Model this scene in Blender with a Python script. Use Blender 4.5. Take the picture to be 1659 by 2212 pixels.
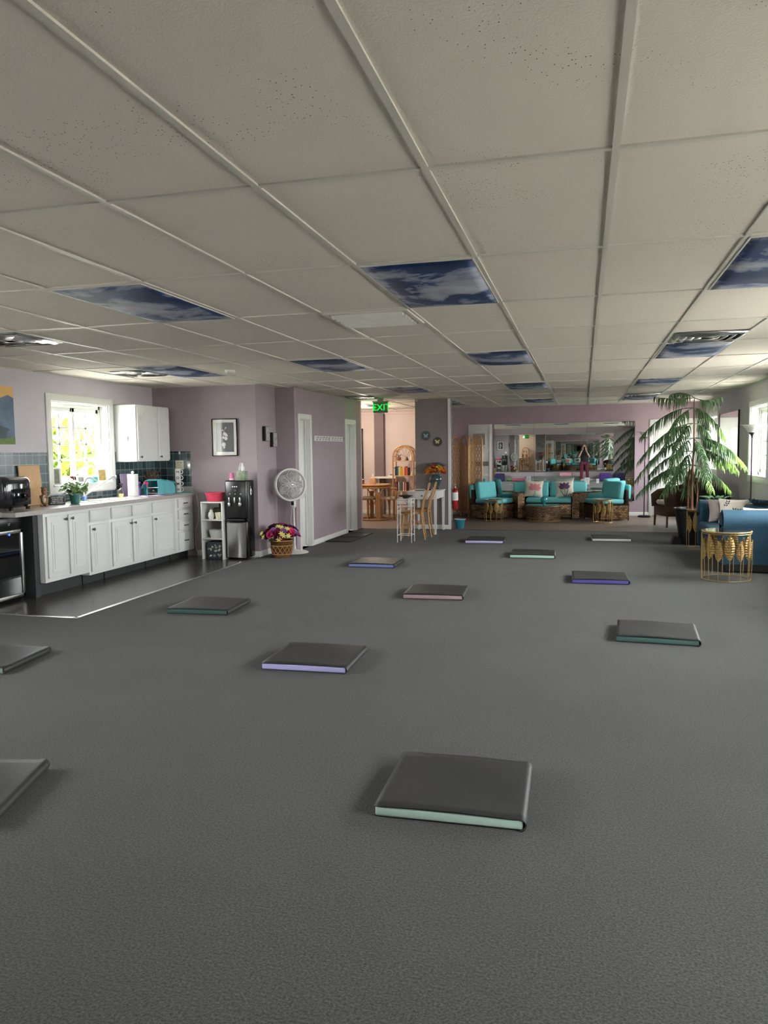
import bpy, bmesh, math, random
from math import pi, sin, cos, radians as R
from mathutils import Vector, Matrix, Euler
random.seed(7)
for o in list(bpy.data.objects): bpy.data.objects.remove(o)
SC = bpy.context.scene
COL = SC.collection
# ------------------------------------------------------------------ camera
EYE = 1.47; HC = 2.406                      # eye height and ceiling height in metres
YAW, PITCH, ROLL, FPX = R(-14.61), R(4.57), R(-0.73), 1654.3
def cam_axes():
    cy, sy, cp, sp, cr, sr = cos(YAW), sin(YAW), cos(PITCH), sin(PITCH), cos(ROLL), sin(ROLL)
    f = Vector((sy*cp, cy*cp, -sp)); r0 = Vector((cy, -sy, 0)); u0 = r0.cross(f)
    return cr*r0+sr*u0, -sr*r0+cr*u0, f
AX_R, AX_U, AX_F = cam_axes()
cd = bpy.data.cameras.new('camera'); cam = bpy.data.objects.new('camera', cd); COL.objects.link(cam)
m = Matrix((AX_R, AX_U, -AX_F)).transposed().to_4x4(); m.translation = Vector((0, 0, EYE)); cam.matrix_world = m
cd.sensor_fit = 'VERTICAL'; cd.sensor_height = 36; cd.lens = FPX/2212*36; cd.clip_start = 0.05; cd.clip_end = 200
SC.camera = cam
SC.cycles.max_bounces = 14; SC.cycles.glossy_bounces = 12; SC.cycles.diffuse_bounces = 5; SC.cycles.transparent_max_bounces = 12
# ------------------------------------------------------------------ view, sky, daylight
SC.view_settings.view_transform = 'Standard'; SC.view_settings.look = 'None'
SC.view_settings.gamma = 1; SC.view_settings.use_curve_mapping = False
SC.view_settings.exposure = 3.68
W = bpy.data.worlds.new('overcast_sky'); SC.world = W; W.use_nodes = True
wn = W.node_tree; bg = wn.nodes['Background']; bg.inputs[0].default_value = (0.98, 0.98, 1.0, 1); bg.inputs[1].default_value = 4.2
# window openings: wall, y0, y1, z0, z1
XL, XR, YB, YR = -6.0, 2.47, 17.3, -1.25     # left wall, right wall, mirror wall, wall behind
WINS = [('R', 11.65, 12.80, 1.02, 2.06), ('R', 15.75, 16.85, 1.02, 2.06), ('R', 8.3, 9.9, 0.95, 2.06), ('R', 4.9, 6.5, 0.95, 2.06),
        ('R', 1.2, 2.8, 0.95, 2.06), ('L', 7.70, 8.83, 1.10, 2.10), ('L', 1.2, 3.4, 0.95, 2.06)]
for w, y0, y1, z0, z1 in WINS:               # light portals: they only guide the sky's own light through each opening
    ld = bpy.data.lights.new('window_portal', 'AREA'); ld.shape = 'RECTANGLE'; ld.size = y1-y0; ld.size_y = z1-z0
    ld.cycles.is_portal = True
    lo = bpy.data.objects.new('window_portal', ld); COL.objects.link(lo)
    lo.location = ((XR+.19) if w == 'R' else (XL-.19), (y0+y1)/2, (z0+z1)/2)
    lo.rotation_euler = (pi/2, 0, (pi/2 if w == 'R' else -pi/2))
# ------------------------------------------------------------------ helpers
def ray(px, py): return (px-829.5)/FPX*AX_R - (py-1106)/FPX*AX_U + AX_F
O0 = Vector((0, 0, EYE))
def atY(px, py, Y): d = ray(px, py); return O0 + d*(Y/d.y)
def atX(px, py, X): d = ray(px, py); return O0 + d*(X/d.x)
def atZ(px, py, Z=0): d = ray(px, py); return O0 + d*((Z-EYE)/d.z)
def lin(h):
    h = h.lstrip('#'); c = [int(h[i:i+2], 16)/255 for i in (0, 2, 4)]
    return tuple((v/12.92 if v <= .04045 else ((v+.055)/1.055)**2.4) for v in c)+(1,)
MATS = {}
def M(name, col, rough=.6, metal=0, var=.08, vs=8, bump=0, bs=40, spec=.5, col2=None, emit=0, coat=0, trans=0):
    if name in MATS: return MATS[name]
    m = bpy.data.materials.new(name); m.use_nodes = True; MATS[name] = m
    nt = m.node_tree; b = nt.nodes['Principled BSDF']; c = lin(col)
    b.inputs['Roughness'].default_value = rough; b.inputs['Metallic'].default_value = metal
    b.inputs['Specular IOR Level'].default_value = spec; b.inputs['Coat Weight'].default_value = coat
    b.inputs['Transmission Weight'].default_value = trans
    tc = nt.nodes.new('ShaderNodeTexCoord')
    n = nt.nodes.new('ShaderNodeTexNoise'); n.inputs['Scale'].default_value = vs; n.inputs['Detail'].default_value = 4
    nt.links.new(tc.outputs['Object'], n.inputs['Vector'])
    mx = nt.nodes.new('ShaderNodeMix'); mx.data_type = 'RGBA'
    d = lin(col2) if col2 else tuple(v*(1-var*2) for v in c[:3])+(1,)
    e = c if col2 else tuple(min(1, v*(1+var)) for v in c[:3])+(1,)
    mx.inputs['A'].default_value = e; mx.inputs['B'].default_value = d
    nt.links.new(n.outputs['Fac'], mx.inputs['Factor']); nt.links.new(mx.outputs['Result'], b.inputs['Base Color'])
    if bump:
        n2 = nt.nodes.new('ShaderNodeTexNoise'); n2.inputs['Scale'].default_value = bs; n2.inputs['Detail'].default_value = 3
        nt.links.new(tc.outputs['Object'], n2.inputs['Vector'])
        bp = nt.nodes.new('ShaderNodeBump'); bp.inputs['Strength'].default_value = bump; bp.inputs['Distance'].default_value = .01
        nt.links.new(n2.outputs['Fac'], bp.inputs['Height']); nt.links.new(bp.outputs['Normal'], b.inputs['Normal'])
    if emit:
        b.inputs['Emission Color'].default_value = c; b.inputs['Emission Strength'].default_value = emit
    return m
def nodes(m): return m.node_tree, m.node_tree.nodes['Principled BSDF']
class MB:
    def __init__(s): s.bm = bmesh.new()
    def box(s, x0, y0, z0, x1, y1, z1, bev=0, mi=0, seg=2):
        x0, x1 = sorted((x0, x1)); y0, y1 = sorted((y0, y1)); z0, z1 = sorted((z0, z1))
        r = bmesh.ops.create_cube(s.bm, size=1)
        for v in r['verts']: v.co = Vector(((x0+x1)/2+v.co.x*(x1-x0), (y0+y1)/2+v.co.y*(y1-y0), (z0+z1)/2+v.co.z*(z1-z0)))
        fs = {f for v in r['verts'] for f in v.link_faces}
        for f in fs: f.material_index = mi
        if bev:
            es = list({e for v in r['verts'] for e in v.link_edges})
            bev = min(bev, .49*min(x1-x0, y1-y0, z1-z0))
            bmesh.ops.bevel(s.bm, geom=es, offset=bev, segments=seg, profile=.5, affect='EDGES')
        return s
    def mesh(s, vs, fs, mi=0):
        V = [s.bm.verts.new(v) for v in vs]
        for f in fs:
            try: s.bm.faces.new([V[i] for i in f]).material_index = mi
            except ValueError: pass
        return s
    def tube(s, pts, r, n=8, closed=False, mi=0, cap=True):
        pts = [Vector(p) for p in pts]; N = len(pts)
        rr = r if isinstance(r, (list, tuple)) else [r]*N
        rings = []; prev = None
        for i, p in enumerate(pts):
            a = pts[(i-1) % N] if (closed or i > 0) else p
            b = pts[(i+1) % N] if (closed or i < N-1) else p
            t = (b-a).normalized() if (b-a).length > 1e-9 else Vector((0, 0, 1))
            if prev is None:
                k = Vector((0, 0, 1)) if abs(t.z) < .9 else Vector((1, 0, 0)); x = t.cross(k).normalized()
            else:
                x = prev - t*prev.dot(t); x = x.normalized() if x.length > 1e-6 else t.orthogonal().normalized()
            prev = x; y = t.cross(x)
            rings.append([s.bm.verts.new(p+(x*cos(2*pi*j/n)+y*sin(2*pi*j/n))*rr[i]) for j in range(n)])
        for i in range(N if closed else N-1):
            A, B = rings[i], rings[(i+1) % N]
            for j in range(n):
                try: s.bm.faces.new((A[j], A[(j+1) % n], B[(j+1) % n], B[j])).material_index = mi
                except ValueError: pass
        if not closed and cap:
            for A, f in ((rings[0], 1), (rings[-1], 0)):
                try: s.bm.faces.new(A[::-1] if f else A).material_index = mi
                except ValueError: pass
        return s
    def lathe(s, prof, n=24, c=(0, 0, 0), mi=0, sx=1, sy=1):
        rings = []
        for r, z in prof:
            if r < 1e-5: rings.append([s.bm.verts.new((c[0], c[1], c[2]+z))])
            else: rings.append([s.bm.verts.new((c[0]+r*sx*cos(2*pi*j/n), c[1]+r*sy*sin(2*pi*j/n), c[2]+z)) for j in range(n)])
        for A, B in zip(rings, rings[1:]):
            for j in range(n):
                k = (j+1) % n
                if len(A) == 1 and len(B) == 1: continue
                if len(A) == 1: f = (A[0], B[k], B[j])
                elif len(B) == 1: f = (A[j], A[k], B[0])
                else: f = (A[j], A[k], B[k], B[j])
                try: s.bm.faces.new(f).material_index = mi
                except ValueError: pass
        return s
    def prism(s, poly, lo, hi, axis='z', mi=0):
        def P(u, v, w): return {'z': (u, v, w), 'y': (u, w, v), 'x': (w, u, v)}[axis]
        A = [s.bm.verts.new(P(u, v, lo)) for u, v in poly]; B = [s.bm.verts.new(P(u, v, hi)) for u, v in poly]
        n = len(poly)
        fs = [s.bm.faces.new(A[::-1]), s.bm.faces.new(B)]
        for i in range(n): fs.append(s.bm.faces.new((A[i], A[(i+1) % n], B[(i+1) % n], B[i])))
        for f in fs: f.material_index = mi
        bmesh.ops.recalc_face_normals(s.bm, faces=fs)
        return s
    def ball(s, c, r, u=16, v=10, mi=0, rot=None):
        r = r if isinstance(r, (list, tuple)) else (r, r, r)
        q = bmesh.ops.create_uvsphere(s.bm, u_segments=u, v_segments=v, radius=1)
        for w in q['verts']:
            p = Vector((w.co.x*r[0], w.co.y*r[1], w.co.z*r[2]))
            if rot: p = rot @ p
            w.co = p+Vector(c)
        for f in {f for w in q['verts'] for f in w.link_faces}: f.material_index = mi
        return s
    def grid(s, fn, nu, nv, mi=0, thick=None):
        V = [[s.bm.verts.new(fn(i/nu, j/nv)) for j in range(nv+1)] for i in range(nu+1)]
        for i in range(nu):
            for j in range(nv): s.bm.faces.new((V[i][j], V[i+1][j], V[i+1][j+1], V[i][j+1])).material_index = mi
        return s
    def build(s, name, mat, parent=None, loc=(0, 0, 0), rot=(0, 0, 0), smooth=40, solid=0, sub=0, recalc=True):
        me = bpy.data.meshes.new(name)
        if recalc: bmesh.ops.recalc_face_normals(s.bm, faces=s.bm.faces[:])
        s.bm.to_mesh(me); s.bm.free()
        for k in (mat if isinstance(mat, (list, tuple)) else [mat]): me.materials.append(k)
        if smooth:
            me.polygons.foreach_set('use_smooth', [True]*len(me.polygons)); me.set_sharp_from_angle(angle=R(smooth))
        o = bpy.data.objects.new(name, me); COL.objects.link(o); o.parent = parent; o.location = loc; o.rotation_euler = rot
        if solid: md = o.modifiers.new('thickness', 'SOLIDIFY'); md.thickness = solid; md.offset = 0
        if sub: md = o.modifiers.new('subdivision', 'SUBSURF'); md.levels = sub; md.render_levels = sub
        return o
def tag(o, label=None, cat=None, group=None, kind=None):
    if label: o['label'] = label
    if cat: o['category'] = cat
    if group: o['group'] = group
    if kind: o['kind'] = kind
    return o
def thing(name, label, cat, loc=(0, 0, 0), rz=0, group=None, rot=None):
    o = bpy.data.objects.new(name, None); COL.objects.link(o); o.location = loc; o.rotation_euler = rot or (0, 0, rz)
    o.empty_display_size = .1
    return tag(o, label, cat, group)
def copy_tree(o, loc=None, rz=None, label=None, group=None, parent=None):
    c = o.copy(); COL.objects.link(c)
    if parent: c.parent = parent
    for ch in [k for k in bpy.data.objects if k.parent == o]: copy_tree(ch, parent=c)
    if loc is not None: c.location = loc
    if rz is not None: c.rotation_euler = (0, 0, rz)
    if label: c['label'] = label
    if group: c['group'] = group
    return c
def struct(mb, name, mat, parent=None, **k): return tag(mb.build(name, mat, parent, **k), kind='structure')
def text(name, s, size, mat, parent=None, loc=(0, 0, 0), rot=(0, 0, 0), depth=.002, bold=0, align='CENTER'):
    cu = bpy.data.curves.new(name, 'FONT'); cu.body = s; cu.size = size; cu.extrude = depth; cu.offset = bold
    cu.align_x = align; cu.align_y = 'CENTER'
    t = bpy.data.objects.new(name, cu); COL.objects.link(t)
    me = bpy.data.meshes.new_from_object(t.evaluated_get(bpy.context.evaluated_depsgraph_get()))
    bpy.data.objects.remove(t)
    me.materials.clear(); me.materials.append(mat)
    o = bpy.data.objects.new(name, me); COL.objects.link(o); o.parent = parent; o.location = loc; o.rotation_euler = rot
    return o
def arc(c, r, a0, a1, n, plane='xz', r2=None):
    out = []
    for i in range(n+1):
        a = a0+(a1-a0)*i/n; u, v = r*cos(a), (r2 or r)*sin(a)
        out.append(Vector((c[0]+u, c[1], c[2]+v)) if plane == 'xz' else Vector((c[0]+u, c[1]+v, c[2])) if plane == 'xy' else Vector((c[0], c[1]+u, c[2]+v)))
    return out
def bez(p0, p1, p2, n=10):
    p0, p1, p2 = Vector(p0), Vector(p1), Vector(p2)
    return [p0*(1-t)**2+p1*2*t*(1-t)+p2*t*t for t in [i/n for i in range(n+1)]]
# ------------------------------------------------------------------ materials
def carpet_mat():
    m = bpy.data.materials.new('charcoal_carpet'); m.use_nodes = True; nt, b = nodes(m)
    tc = nt.nodes.new('ShaderNodeTexCoord')
    n = nt.nodes.new('ShaderNodeTexNoise'); n.inputs['Scale'].default_value = 120; n.inputs['Detail'].default_value = 4; n.inputs['Roughness'].default_value = .75
    cr = nt.nodes.new('ShaderNodeValToRGB'); cr.color_ramp.elements[0].position = .36; cr.color_ramp.elements[0].color = lin('#222422')
    cr.color_ramp.elements[1].position = .66; cr.color_ramp.elements[1].color = lin('#5a5b57')
    n2 = nt.nodes.new('ShaderNodeTexNoise'); n2.inputs['Scale'].default_value = 1.3; n2.inputs['Detail'].default_value = 3
    mx = nt.nodes.new('ShaderNodeMix'); mx.data_type = 'RGBA'; mx.blend_type = 'MULTIPLY'; mx.inputs['Factor'].default_value = .35
    bp = nt.nodes.new('ShaderNodeBump'); bp.inputs['Strength'].default_value = .7; bp.inputs['Distance'].default_value = .006
    L = nt.links.new
    L(tc.outputs['Object'], n.inputs['Vector']); L(n.outputs['Fac'], cr.inputs['Fac']); L(tc.outputs['Object'], n2.inputs['Vector'])
    L(cr.outputs['Color'], mx.inputs['A']); L(n2.outputs['Fac'], mx.inputs['B']); L(mx.outputs['Result'], b.inputs['Base Color'])
    L(n.outputs['Fac'], bp.inputs['Height']); L(bp.outputs['Normal'], b.inputs['Normal'])
    b.inputs['Roughness'].default_value = .95; b.inputs['Specular IOR Level'].default_value = .1
    b.inputs['Sheen Weight'].default_value = .12; b.inputs['Sheen Roughness'].default_value = .6
    return m
def plank_mat(name, c1, c2, c3, along='y', rough=.42, w=.15, l=1.2):
    m = bpy.data.materials.new(name); m.use_nodes = True; nt, b = nodes(m); L = nt.links.new
    tc = nt.nodes.new('ShaderNodeTexCoord'); mp = nt.nodes.new('ShaderNodeMapping')
    if along == 'y': mp.inputs['Rotation'].default_value = (0, 0, pi/2)
    br = nt.nodes.new('ShaderNodeTexBrick'); br.inputs['Scale'].default_value = 1; br.inputs['Brick Width'].default_value = l; br.inputs['Row Height'].default_value = w
    br.inputs['Mortar Size'].default_value = .002; br.inputs['Color1'].default_value = lin(c1); br.inputs['Color2'].default_value = lin(c2); br.inputs['Mortar'].default_value = lin('#1c1a18')
    st = nt.nodes.new('ShaderNodeMapping'); st.inputs['Scale'].default_value = (1.2, 14, 1) if along == 'x' else (14, 1.2, 1)
    n = nt.nodes.new('ShaderNodeTexNoise'); n.inputs['Scale'].default_value = 3; n.inputs['Detail'].default_value = 6
    mx = nt.nodes.new('ShaderNodeMix'); mx.data_type = 'RGBA'
    L(tc.outputs['Object'], mp.inputs['Vector']); L(mp.outputs['Vector'], br.inputs['Vector']); L(tc.outputs['Object'], st.inputs['Vector']); L(st.outputs['Vector'], n.inputs['Vector'])
    L(n.outputs['Fac'], mx.inputs['Factor']); L(br.outputs['Color'], mx.inputs['A']); mx.inputs['B'].default_value = lin(c3); L(mx.outputs['Result'], b.inputs['Base Color'])
    b.inputs['Roughness'].default_value = rough
    return m
def panel_wall(name, col, groove=True, vary=.06):
    m = M(name, col, .75, var=vary, vs=3, bump=.08, bs=120, spec=.25)
    return m
def ceiling_mat():
    m = bpy.data.materials.new('mineral_ceiling_tile'); m.use_nodes = True; nt, b = nodes(m); L = nt.links.new
    tc = nt.nodes.new('ShaderNodeTexCoord'); v = nt.nodes.new('ShaderNodeTexVoronoi'); v.inputs['Scale'].default_value = 74
    mp = nt.nodes.new('ShaderNodeMapping'); mp.inputs['Scale'].default_value = (1, .75, 1)
    n = nt.nodes.new('ShaderNodeTexNoise'); n.inputs['Scale'].default_value = 2.2; n.inputs['Detail'].default_value = 2
    th = nt.nodes.new('ShaderNodeMapRange'); th.inputs['From Min'].default_value = .42; th.inputs['From Max'].default_value = .62; th.inputs['To Min'].default_value = .0; th.inputs['To Max'].default_value = .15
    lt = nt.nodes.new('ShaderNodeMath'); lt.operation = 'LESS_THAN'
    mx = nt.nodes.new('ShaderNodeMix'); mx.data_type = 'RGBA'; mx.inputs['A'].default_value = lin('#d4cec2'); mx.inputs['B'].default_value = lin('#5f5a50')
    f = nt.nodes.new('ShaderNodeTexNoise'); f.inputs['Scale'].default_value = 140; f.inputs['Detail'].default_value = 3
    bp = nt.nodes.new('ShaderNodeBump'); bp.inputs['Strength'].default_value = .35; bp.inputs['Distance'].default_value = .004
    L(tc.outputs['Object'], mp.inputs['Vector']); L(mp.outputs['Vector'], v.inputs['Vector']); L(tc.outputs['Object'], n.inputs['Vector']); L(tc.outputs['Object'], f.inputs['Vector'])
    L(n.outputs['Fac'], th.inputs['Value']); L(v.outputs['Distance'], lt.inputs[0]); L(th.outputs['Result'], lt.inputs[1])
    L(lt.outputs['Value'], mx.inputs['Factor']); L(mx.outputs['Result'], b.inputs['Base Color']); L(f.outputs['Fac'], bp.inputs['Height']); L(bp.outputs['Normal'], b.inputs['Normal'])
    b.inputs['Roughness'].default_value = .9; b.inputs['Specular IOR Level'].default_value = .1
    return m
def cloud_mat():
    m = bpy.data.materials.new('printed_cloud_cover'); m.use_nodes = True; nt, b = nodes(m); L = nt.links.new
    tc = nt.nodes.new('ShaderNodeTexCoord'); oi = nt.nodes.new('ShaderNodeObjectInfo'); ad = nt.nodes.new('ShaderNodeVectorMath'); ad.operation = 'ADD'
    sc = nt.nodes.new('ShaderNodeVectorMath'); sc.operation = 'SCALE'; sc.inputs['Scale'].default_value = 9
    n = nt.nodes.new('ShaderNodeTexNoise'); n.inputs['Scale'].default_value = 2.4; n.inputs['Detail'].default_value = 9; n.inputs['Roughness'].default_value = .6; n.inputs['Distortion'].default_value = .35
    cr = nt.nodes.new('ShaderNodeValToRGB'); e = cr.color_ramp.elements
    e[0].position = .43; e[0].color = lin('#082a56'); e[1].position = .68; e[1].color = lin('#b4b6bf')
    k = e.new(.485); k.color = lin('#113a70'); k = e.new(.5); k.color = lin('#66738f'); k = e.new(.55); k.color = lin('#9096a6')
    L(oi.outputs['Location'], sc.inputs[0]); L(tc.outputs['Object'], ad.inputs[0]); L(sc.outputs[0], ad.inputs[1]); L(ad.outputs[0], n.inputs['Vector'])
    L(n.outputs['Fac'], cr.inputs['Fac']); L(cr.outputs['Color'], b.inputs['Base Color']); b.inputs['Roughness'].default_value = .5
    return m
def tile_mat():
    m = bpy.data.materials.new('green_slate_tile'); m.use_nodes = True; nt, b = nodes(m); L = nt.links.new
    tc = nt.nodes.new('ShaderNodeTexCoord'); sx = nt.nodes.new('ShaderNodeSeparateXYZ'); ad = nt.nodes.new('ShaderNodeMath'); cb = nt.nodes.new('ShaderNodeCombineXYZ')
    br = nt.nodes.new('ShaderNodeTexBrick'); br.offset = 0; br.inputs['Scale'].default_value = 1; br.inputs['Brick Width'].default_value = .105; br.inputs['Row Height'].default_value = .105
    br.inputs['Mortar Size'].default_value = .003; br.inputs['Color1'].default_value = lin('#26383c'); br.inputs['Color2'].default_value = lin('#4f6466'); br.inputs['Mortar'].default_value = lin('#8e9a98')
    L(tc.outputs['Object'], sx.inputs[0]); L(sx.outputs['X'], ad.inputs[0]); L(sx.outputs['Y'], ad.inputs[1]); L(ad.outputs[0], cb.inputs['X']); L(sx.outputs['Z'], cb.inputs['Y'])
    L(cb.outputs[0], br.inputs['Vector']); L(br.outputs['Color'], b.inputs['Base Color']); b.inputs['Roughness'].default_value = .22
    return m
def weave_mat(name, c1, c2, dark, bw=.05, rh=.028, rough=.35, metal=.35):
    m = bpy.data.materials.new(name); m.use_nodes = True; nt, b = nodes(m); L = nt.links.new
    tc = nt.nodes.new('ShaderNodeTexCoord'); sx = nt.nodes.new('ShaderNodeSeparateXYZ'); ad = nt.nodes.new('ShaderNodeMath'); cb = nt.nodes.new('ShaderNodeCombineXYZ')
    br = nt.nodes.new('ShaderNodeTexBrick'); br.inputs['Scale'].default_value = 1; br.inputs['Brick Width'].default_value = bw; br.inputs['Row Height'].default_value = rh
    br.inputs['Mortar Size'].default_value = .0045; br.inputs['Mortar Smooth'].default_value = .6
    br.inputs['Color1'].default_value = lin(c1); br.inputs['Color2'].default_value = lin(c2); br.inputs['Mortar'].default_value = lin(dark)
    bp = nt.nodes.new('ShaderNodeBump'); bp.inputs['Strength'].default_value = 1; bp.inputs['Distance'].default_value = .006; bp.invert = True
    L(tc.outputs['Object'], sx.inputs[0]); L(sx.outputs['X'], ad.inputs[0]); L(sx.outputs['Y'], ad.inputs[1]); L(ad.outputs[0], cb.inputs['X']); L(sx.outputs['Z'], cb.inputs['Y'])
    L(cb.outputs[0], br.inputs['Vector']); L(br.outputs['Color'], b.inputs['Base Color']); L(br.outputs['Fac'], bp.inputs['Height']); L(bp.outputs['Normal'], b.inputs['Normal'])
    b.inputs['Roughness'].default_value = rough; b.inputs['Metallic'].default_value = metal
    return m
def glass_mat(name, tint='#ffffff', gloss=.07, rough=0):
    m = bpy.data.materials.new(name); m.use_nodes = True; nt = m.node_tree; nt.nodes.remove(nt.nodes['Principled BSDF'])
    out = nt.nodes['Material Output']; t = nt.nodes.new('ShaderNodeBsdfTransparent'); t.inputs[0].default_value = lin(tint)
    g = nt.nodes.new('ShaderNodeBsdfGlossy'); g.inputs['Roughness'].default_value = rough; x = nt.nodes.new('ShaderNodeMixShader'); x.inputs[0].default_value = gloss
    nt.links.new(t.outputs[0], x.inputs[1]); nt.links.new(g.outputs[0], x.inputs[2]); nt.links.new(x.outputs[0], out.inputs[0])
    return m
CARPET = carpet_mat(); CEIL = ceiling_mat(); CLOUD = cloud_mat(); TILE = tile_mat()
VINYL = plank_mat('dark_grey_vinyl_plank', '#434140', '#302f2e', '#57534f', 'y', .24, .18, 1.2)
WOOD = plank_mat('grey_brown_plank_floor', '#74685d', '#5f544b', '#887a6e', 'x', .4, .16, 1.2)
PURPLE = panel_wall('mauve_wall_paint', '#a3969b'); LILAC = panel_wall('pale_lilac_wall_paint', '#c9c4ca'); PINKW = panel_wall('warm_pink_panelling', '#d8cac4')
MAUVE2 = panel_wall('rosy_mauve_panelling', '#b49fa8'); TAUPE = panel_wall('taupe_column_paint', '#8d8485')
WHITE = M('white_trim_paint', '#dedfd9', .4, var=.02); GRID = M('white_ceiling_grid_metal', '#c6c3b8', .4, var=.02)
CABW = M('white_cabinet_paint', '#dcdeda', .38, var=.02); BLACK = M('black_plastic', '#0b0b0d', .25, var=.1); MATBLACK = M('matte_black', '#121213', .6)
STEEL = M('brushed_steel', '#b9b9b6', .28, 1, var=.04); CHROME = M('chrome', '#d8d8d8', .12, 1, var=.01); PEWTER = M('pewter_knob', '#5a564f', .35, 1)
GOLD = M('antique_gold_metal', '#bb9d62', .38, .6, var=.15, vs=30, bump=.3, bs=60); MIRROR = M('mirror_silvering', '#e6ebe8', .0, 1, var=0)
GLASS = glass_mat('window_glass', '#fcfdfd', .04); CLEAR = glass_mat('clear_glass', '#ffffff', .08); SMOKED = glass_mat('smoked_glass', '#6f7473', .12)
TEAL = M('turquoise_cushion_fabric', '#6fc6c9', .85, var=.05, vs=5, bump=.15, bs=200); SOFA = M('deep_blue_velour', '#1a4256', .8, var=.16, vs=40, bump=.25, bs=160)
WICKER = weave_mat('bronze_brown_wicker', '#b8946a', '#6a5036', '#120b06', .06, .034, .3, .5); WICKDK = weave_mat('dark_brown_wicker', '#4e3b2c', '#2c2018', '#0c0806')
RATTAN = M('honey_rattan', '#bd8e58', .35, var=.2, vs=25, bump=.3, bs=60); BENT = M('bentwood_beech', '#b98a52', .35, var=.12, vs=12); BROWN = M('brown_varnished_wood', '#6b4327', .4, var=.2, vs=14)
LINEN = M('cream_linen', '#d9d2c2', .9, var=.04, vs=60, bump=.2, bs=250); PAPER = M('white_paper', '#e8e8e6', .7, var=.02); COUNTER = M('grey_speckled_laminate', '#c3bfba', .3, col2='#8f8983', vs=90)
GREEN = M('leaf_green', '#4e7a3c', .55, var=.25, vs=12); PINE = M('dark_pine_needles', '#2c4630', .6, col2='#557a48', vs=6); BARK = M('young_bark', '#8a5c3c', .7, var=.25, vs=30)
def rose(parent, c, r, m, name='rose'):
    mb = MB(); C0 = Vector(c); q = (C0-Vector((0, 0, .2))).normalized().to_track_quat('Z', 'Y').to_matrix()
    for ring, (rad, op, n) in enumerate(((1, .9, 6), (.78, .6, 5), (.5, .35, 4))):
        for k in range(n):
            a0 = 2*pi*k/n+ring*.5
            def f(u, v): a = a0+(u-.5)*2*pi/n*1.5; h = -.5+1.0*v; rr_ = rad*(.35+.65*sin(min(1, v*1.1)*pi/2))*(1 if v < .8 else 1+op*.2*(v-.8)*5); return C0+q @ Vector((r*rr_*cos(a), r*rr_*sin(a), r*h*(.9-.1*ring)*(1-.25*abs(u-.5)*2)))
            mb.grid(f, 4, 4)
    mb.ball(C0-q @ Vector((0, 0, r*.2)), r*.4, 8, 6)
    return mb.build(name, m, parent, smooth=60)
# ================================================================== THE ROOM
WT = .2
def wall_with_holes(mb, X0, X1, y0, y1, z1, holes):
    ys = sorted({y0, y1, *[h for a in holes for h in a[:2]]})
    for a, b in zip(ys, ys[1:]):
        hs = [h for h in holes if h[0] <= a and h[1] >= b]
        if not hs: mb.box(X0, a, 0, X1, b, z1)
        else: mb.box(X0, a, 0, X1, b, hs[0][2]); mb.box(X0, a, hs[0][3], X1, b, z1)
def floor_poly(name, poly, mat, z=0):
    mb = MB(); mb.prism(poly, z-.06, z); return struct(mb, name, mat, smooth=0)
KX, KY0 = -4.42, 5.9                         # edge of the kitchen vinyl
floor_poly('floor', [(XL-.2, YR), (XR+.2, YR), (XR+.2, 13.96), (-4.1, 13.96), (-4.1, 10.6), (KX, 10.6), (KX, KY0), (XL-.2, KY0)], CARPET)
floor_poly('floor_kitchen', [(XL-.2, KY0), (KX, KY0), (KX, 9.95), (XL-.2, 9.95)], VINYL)
floor_poly('floor_lounge', [(-5.8, 13.96), (XR+.2, 13.96), (XR+.2, YB+.2), (-5.8, YB+.2)], WOOD)
mb = MB(); mb.box(KX-.02, KY0-.02, 0, KX+.02, 9.92, .006, .003); mb.box(XL, KY0-.02, 0, KX+.02, KY0+.02, .006, .003)
struct(mb, 'trim_1', STEEL); mb = MB(); mb.box(-4.1, 13.945, 0, XR, 13.975, .005, .002); struct(mb, 'trim_2', M('bronze_strip', '#6b5f50', .4, .8))
# walls
mb = MB(); wall_with_holes(mb, XL-WT, XL, YR, 9.95, HC+.1, [(y0, y1, z0, z1) for w, y0, y1, z0, z1 in WINS if w == 'L']); struct(mb, 'wall_left', LILAC, smooth=0)
mb = MB(); wall_with_holes(mb, XR, XR+WT, YR, YB+.1, HC+.1, [(y0, y1, z0, z1) for w, y0, y1, z0, z1 in WINS if w == 'R']); struct(mb, 'wall_right', LILAC, smooth=0)
mb = MB(); mb.box(XL-.1, 9.9, 0, -4.5, 10.0, HC+.1); mb.box(-4.5, 9.9, 0, -4.4, 10.6, HC+.1); mb.box(-4.5, 10.6, 0, -4.24, 10.66, HC+.1)
struct(mb, 'wall_kitchen', PURPLE, smooth=0)
D1, D2 = (10.93, 11.3), (13.08, 13.68)       # the two doorways in the hall wall
mb = MB(); wall_with_holes(mb, -4.24, -4.1, 10.6, 14.05, HC+.1, [(10.76, 11.22, 0, 1.99), (13.1, 13.62, 0, 1.98)])
struct(mb, 'wall_hall', PURPLE, smooth=0)
mb = MB(); mb.box(-5.8, 14.05, 0, -4.24, 14.15, HC+.1); mb.box(-5.8, 14.1, 0, -5.7, YB, HC+.1); mb.box(-5.8, YB-.02, 0, -3.0, YB+.1, HC+.1)
struct(mb, 'wall_office', PINKW, smooth=0)
mb = MB(); mb.box(-3.0, YB, 0, XR+.1, YB+.15, HC+.1)
for i in range(26): mb.box(-2.9+i*.205, YB-.002, 0, -2.895+i*.205, YB+.01, HC)
struct(mb, 'wall_back', MAUVE2, smooth=0)
mb = MB(); mb.box(XL-.1, YR-.15, 0, XR+.1, YR, HC+.1); struct(mb, 'wall_rear', PURPLE, smooth=0)
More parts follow.
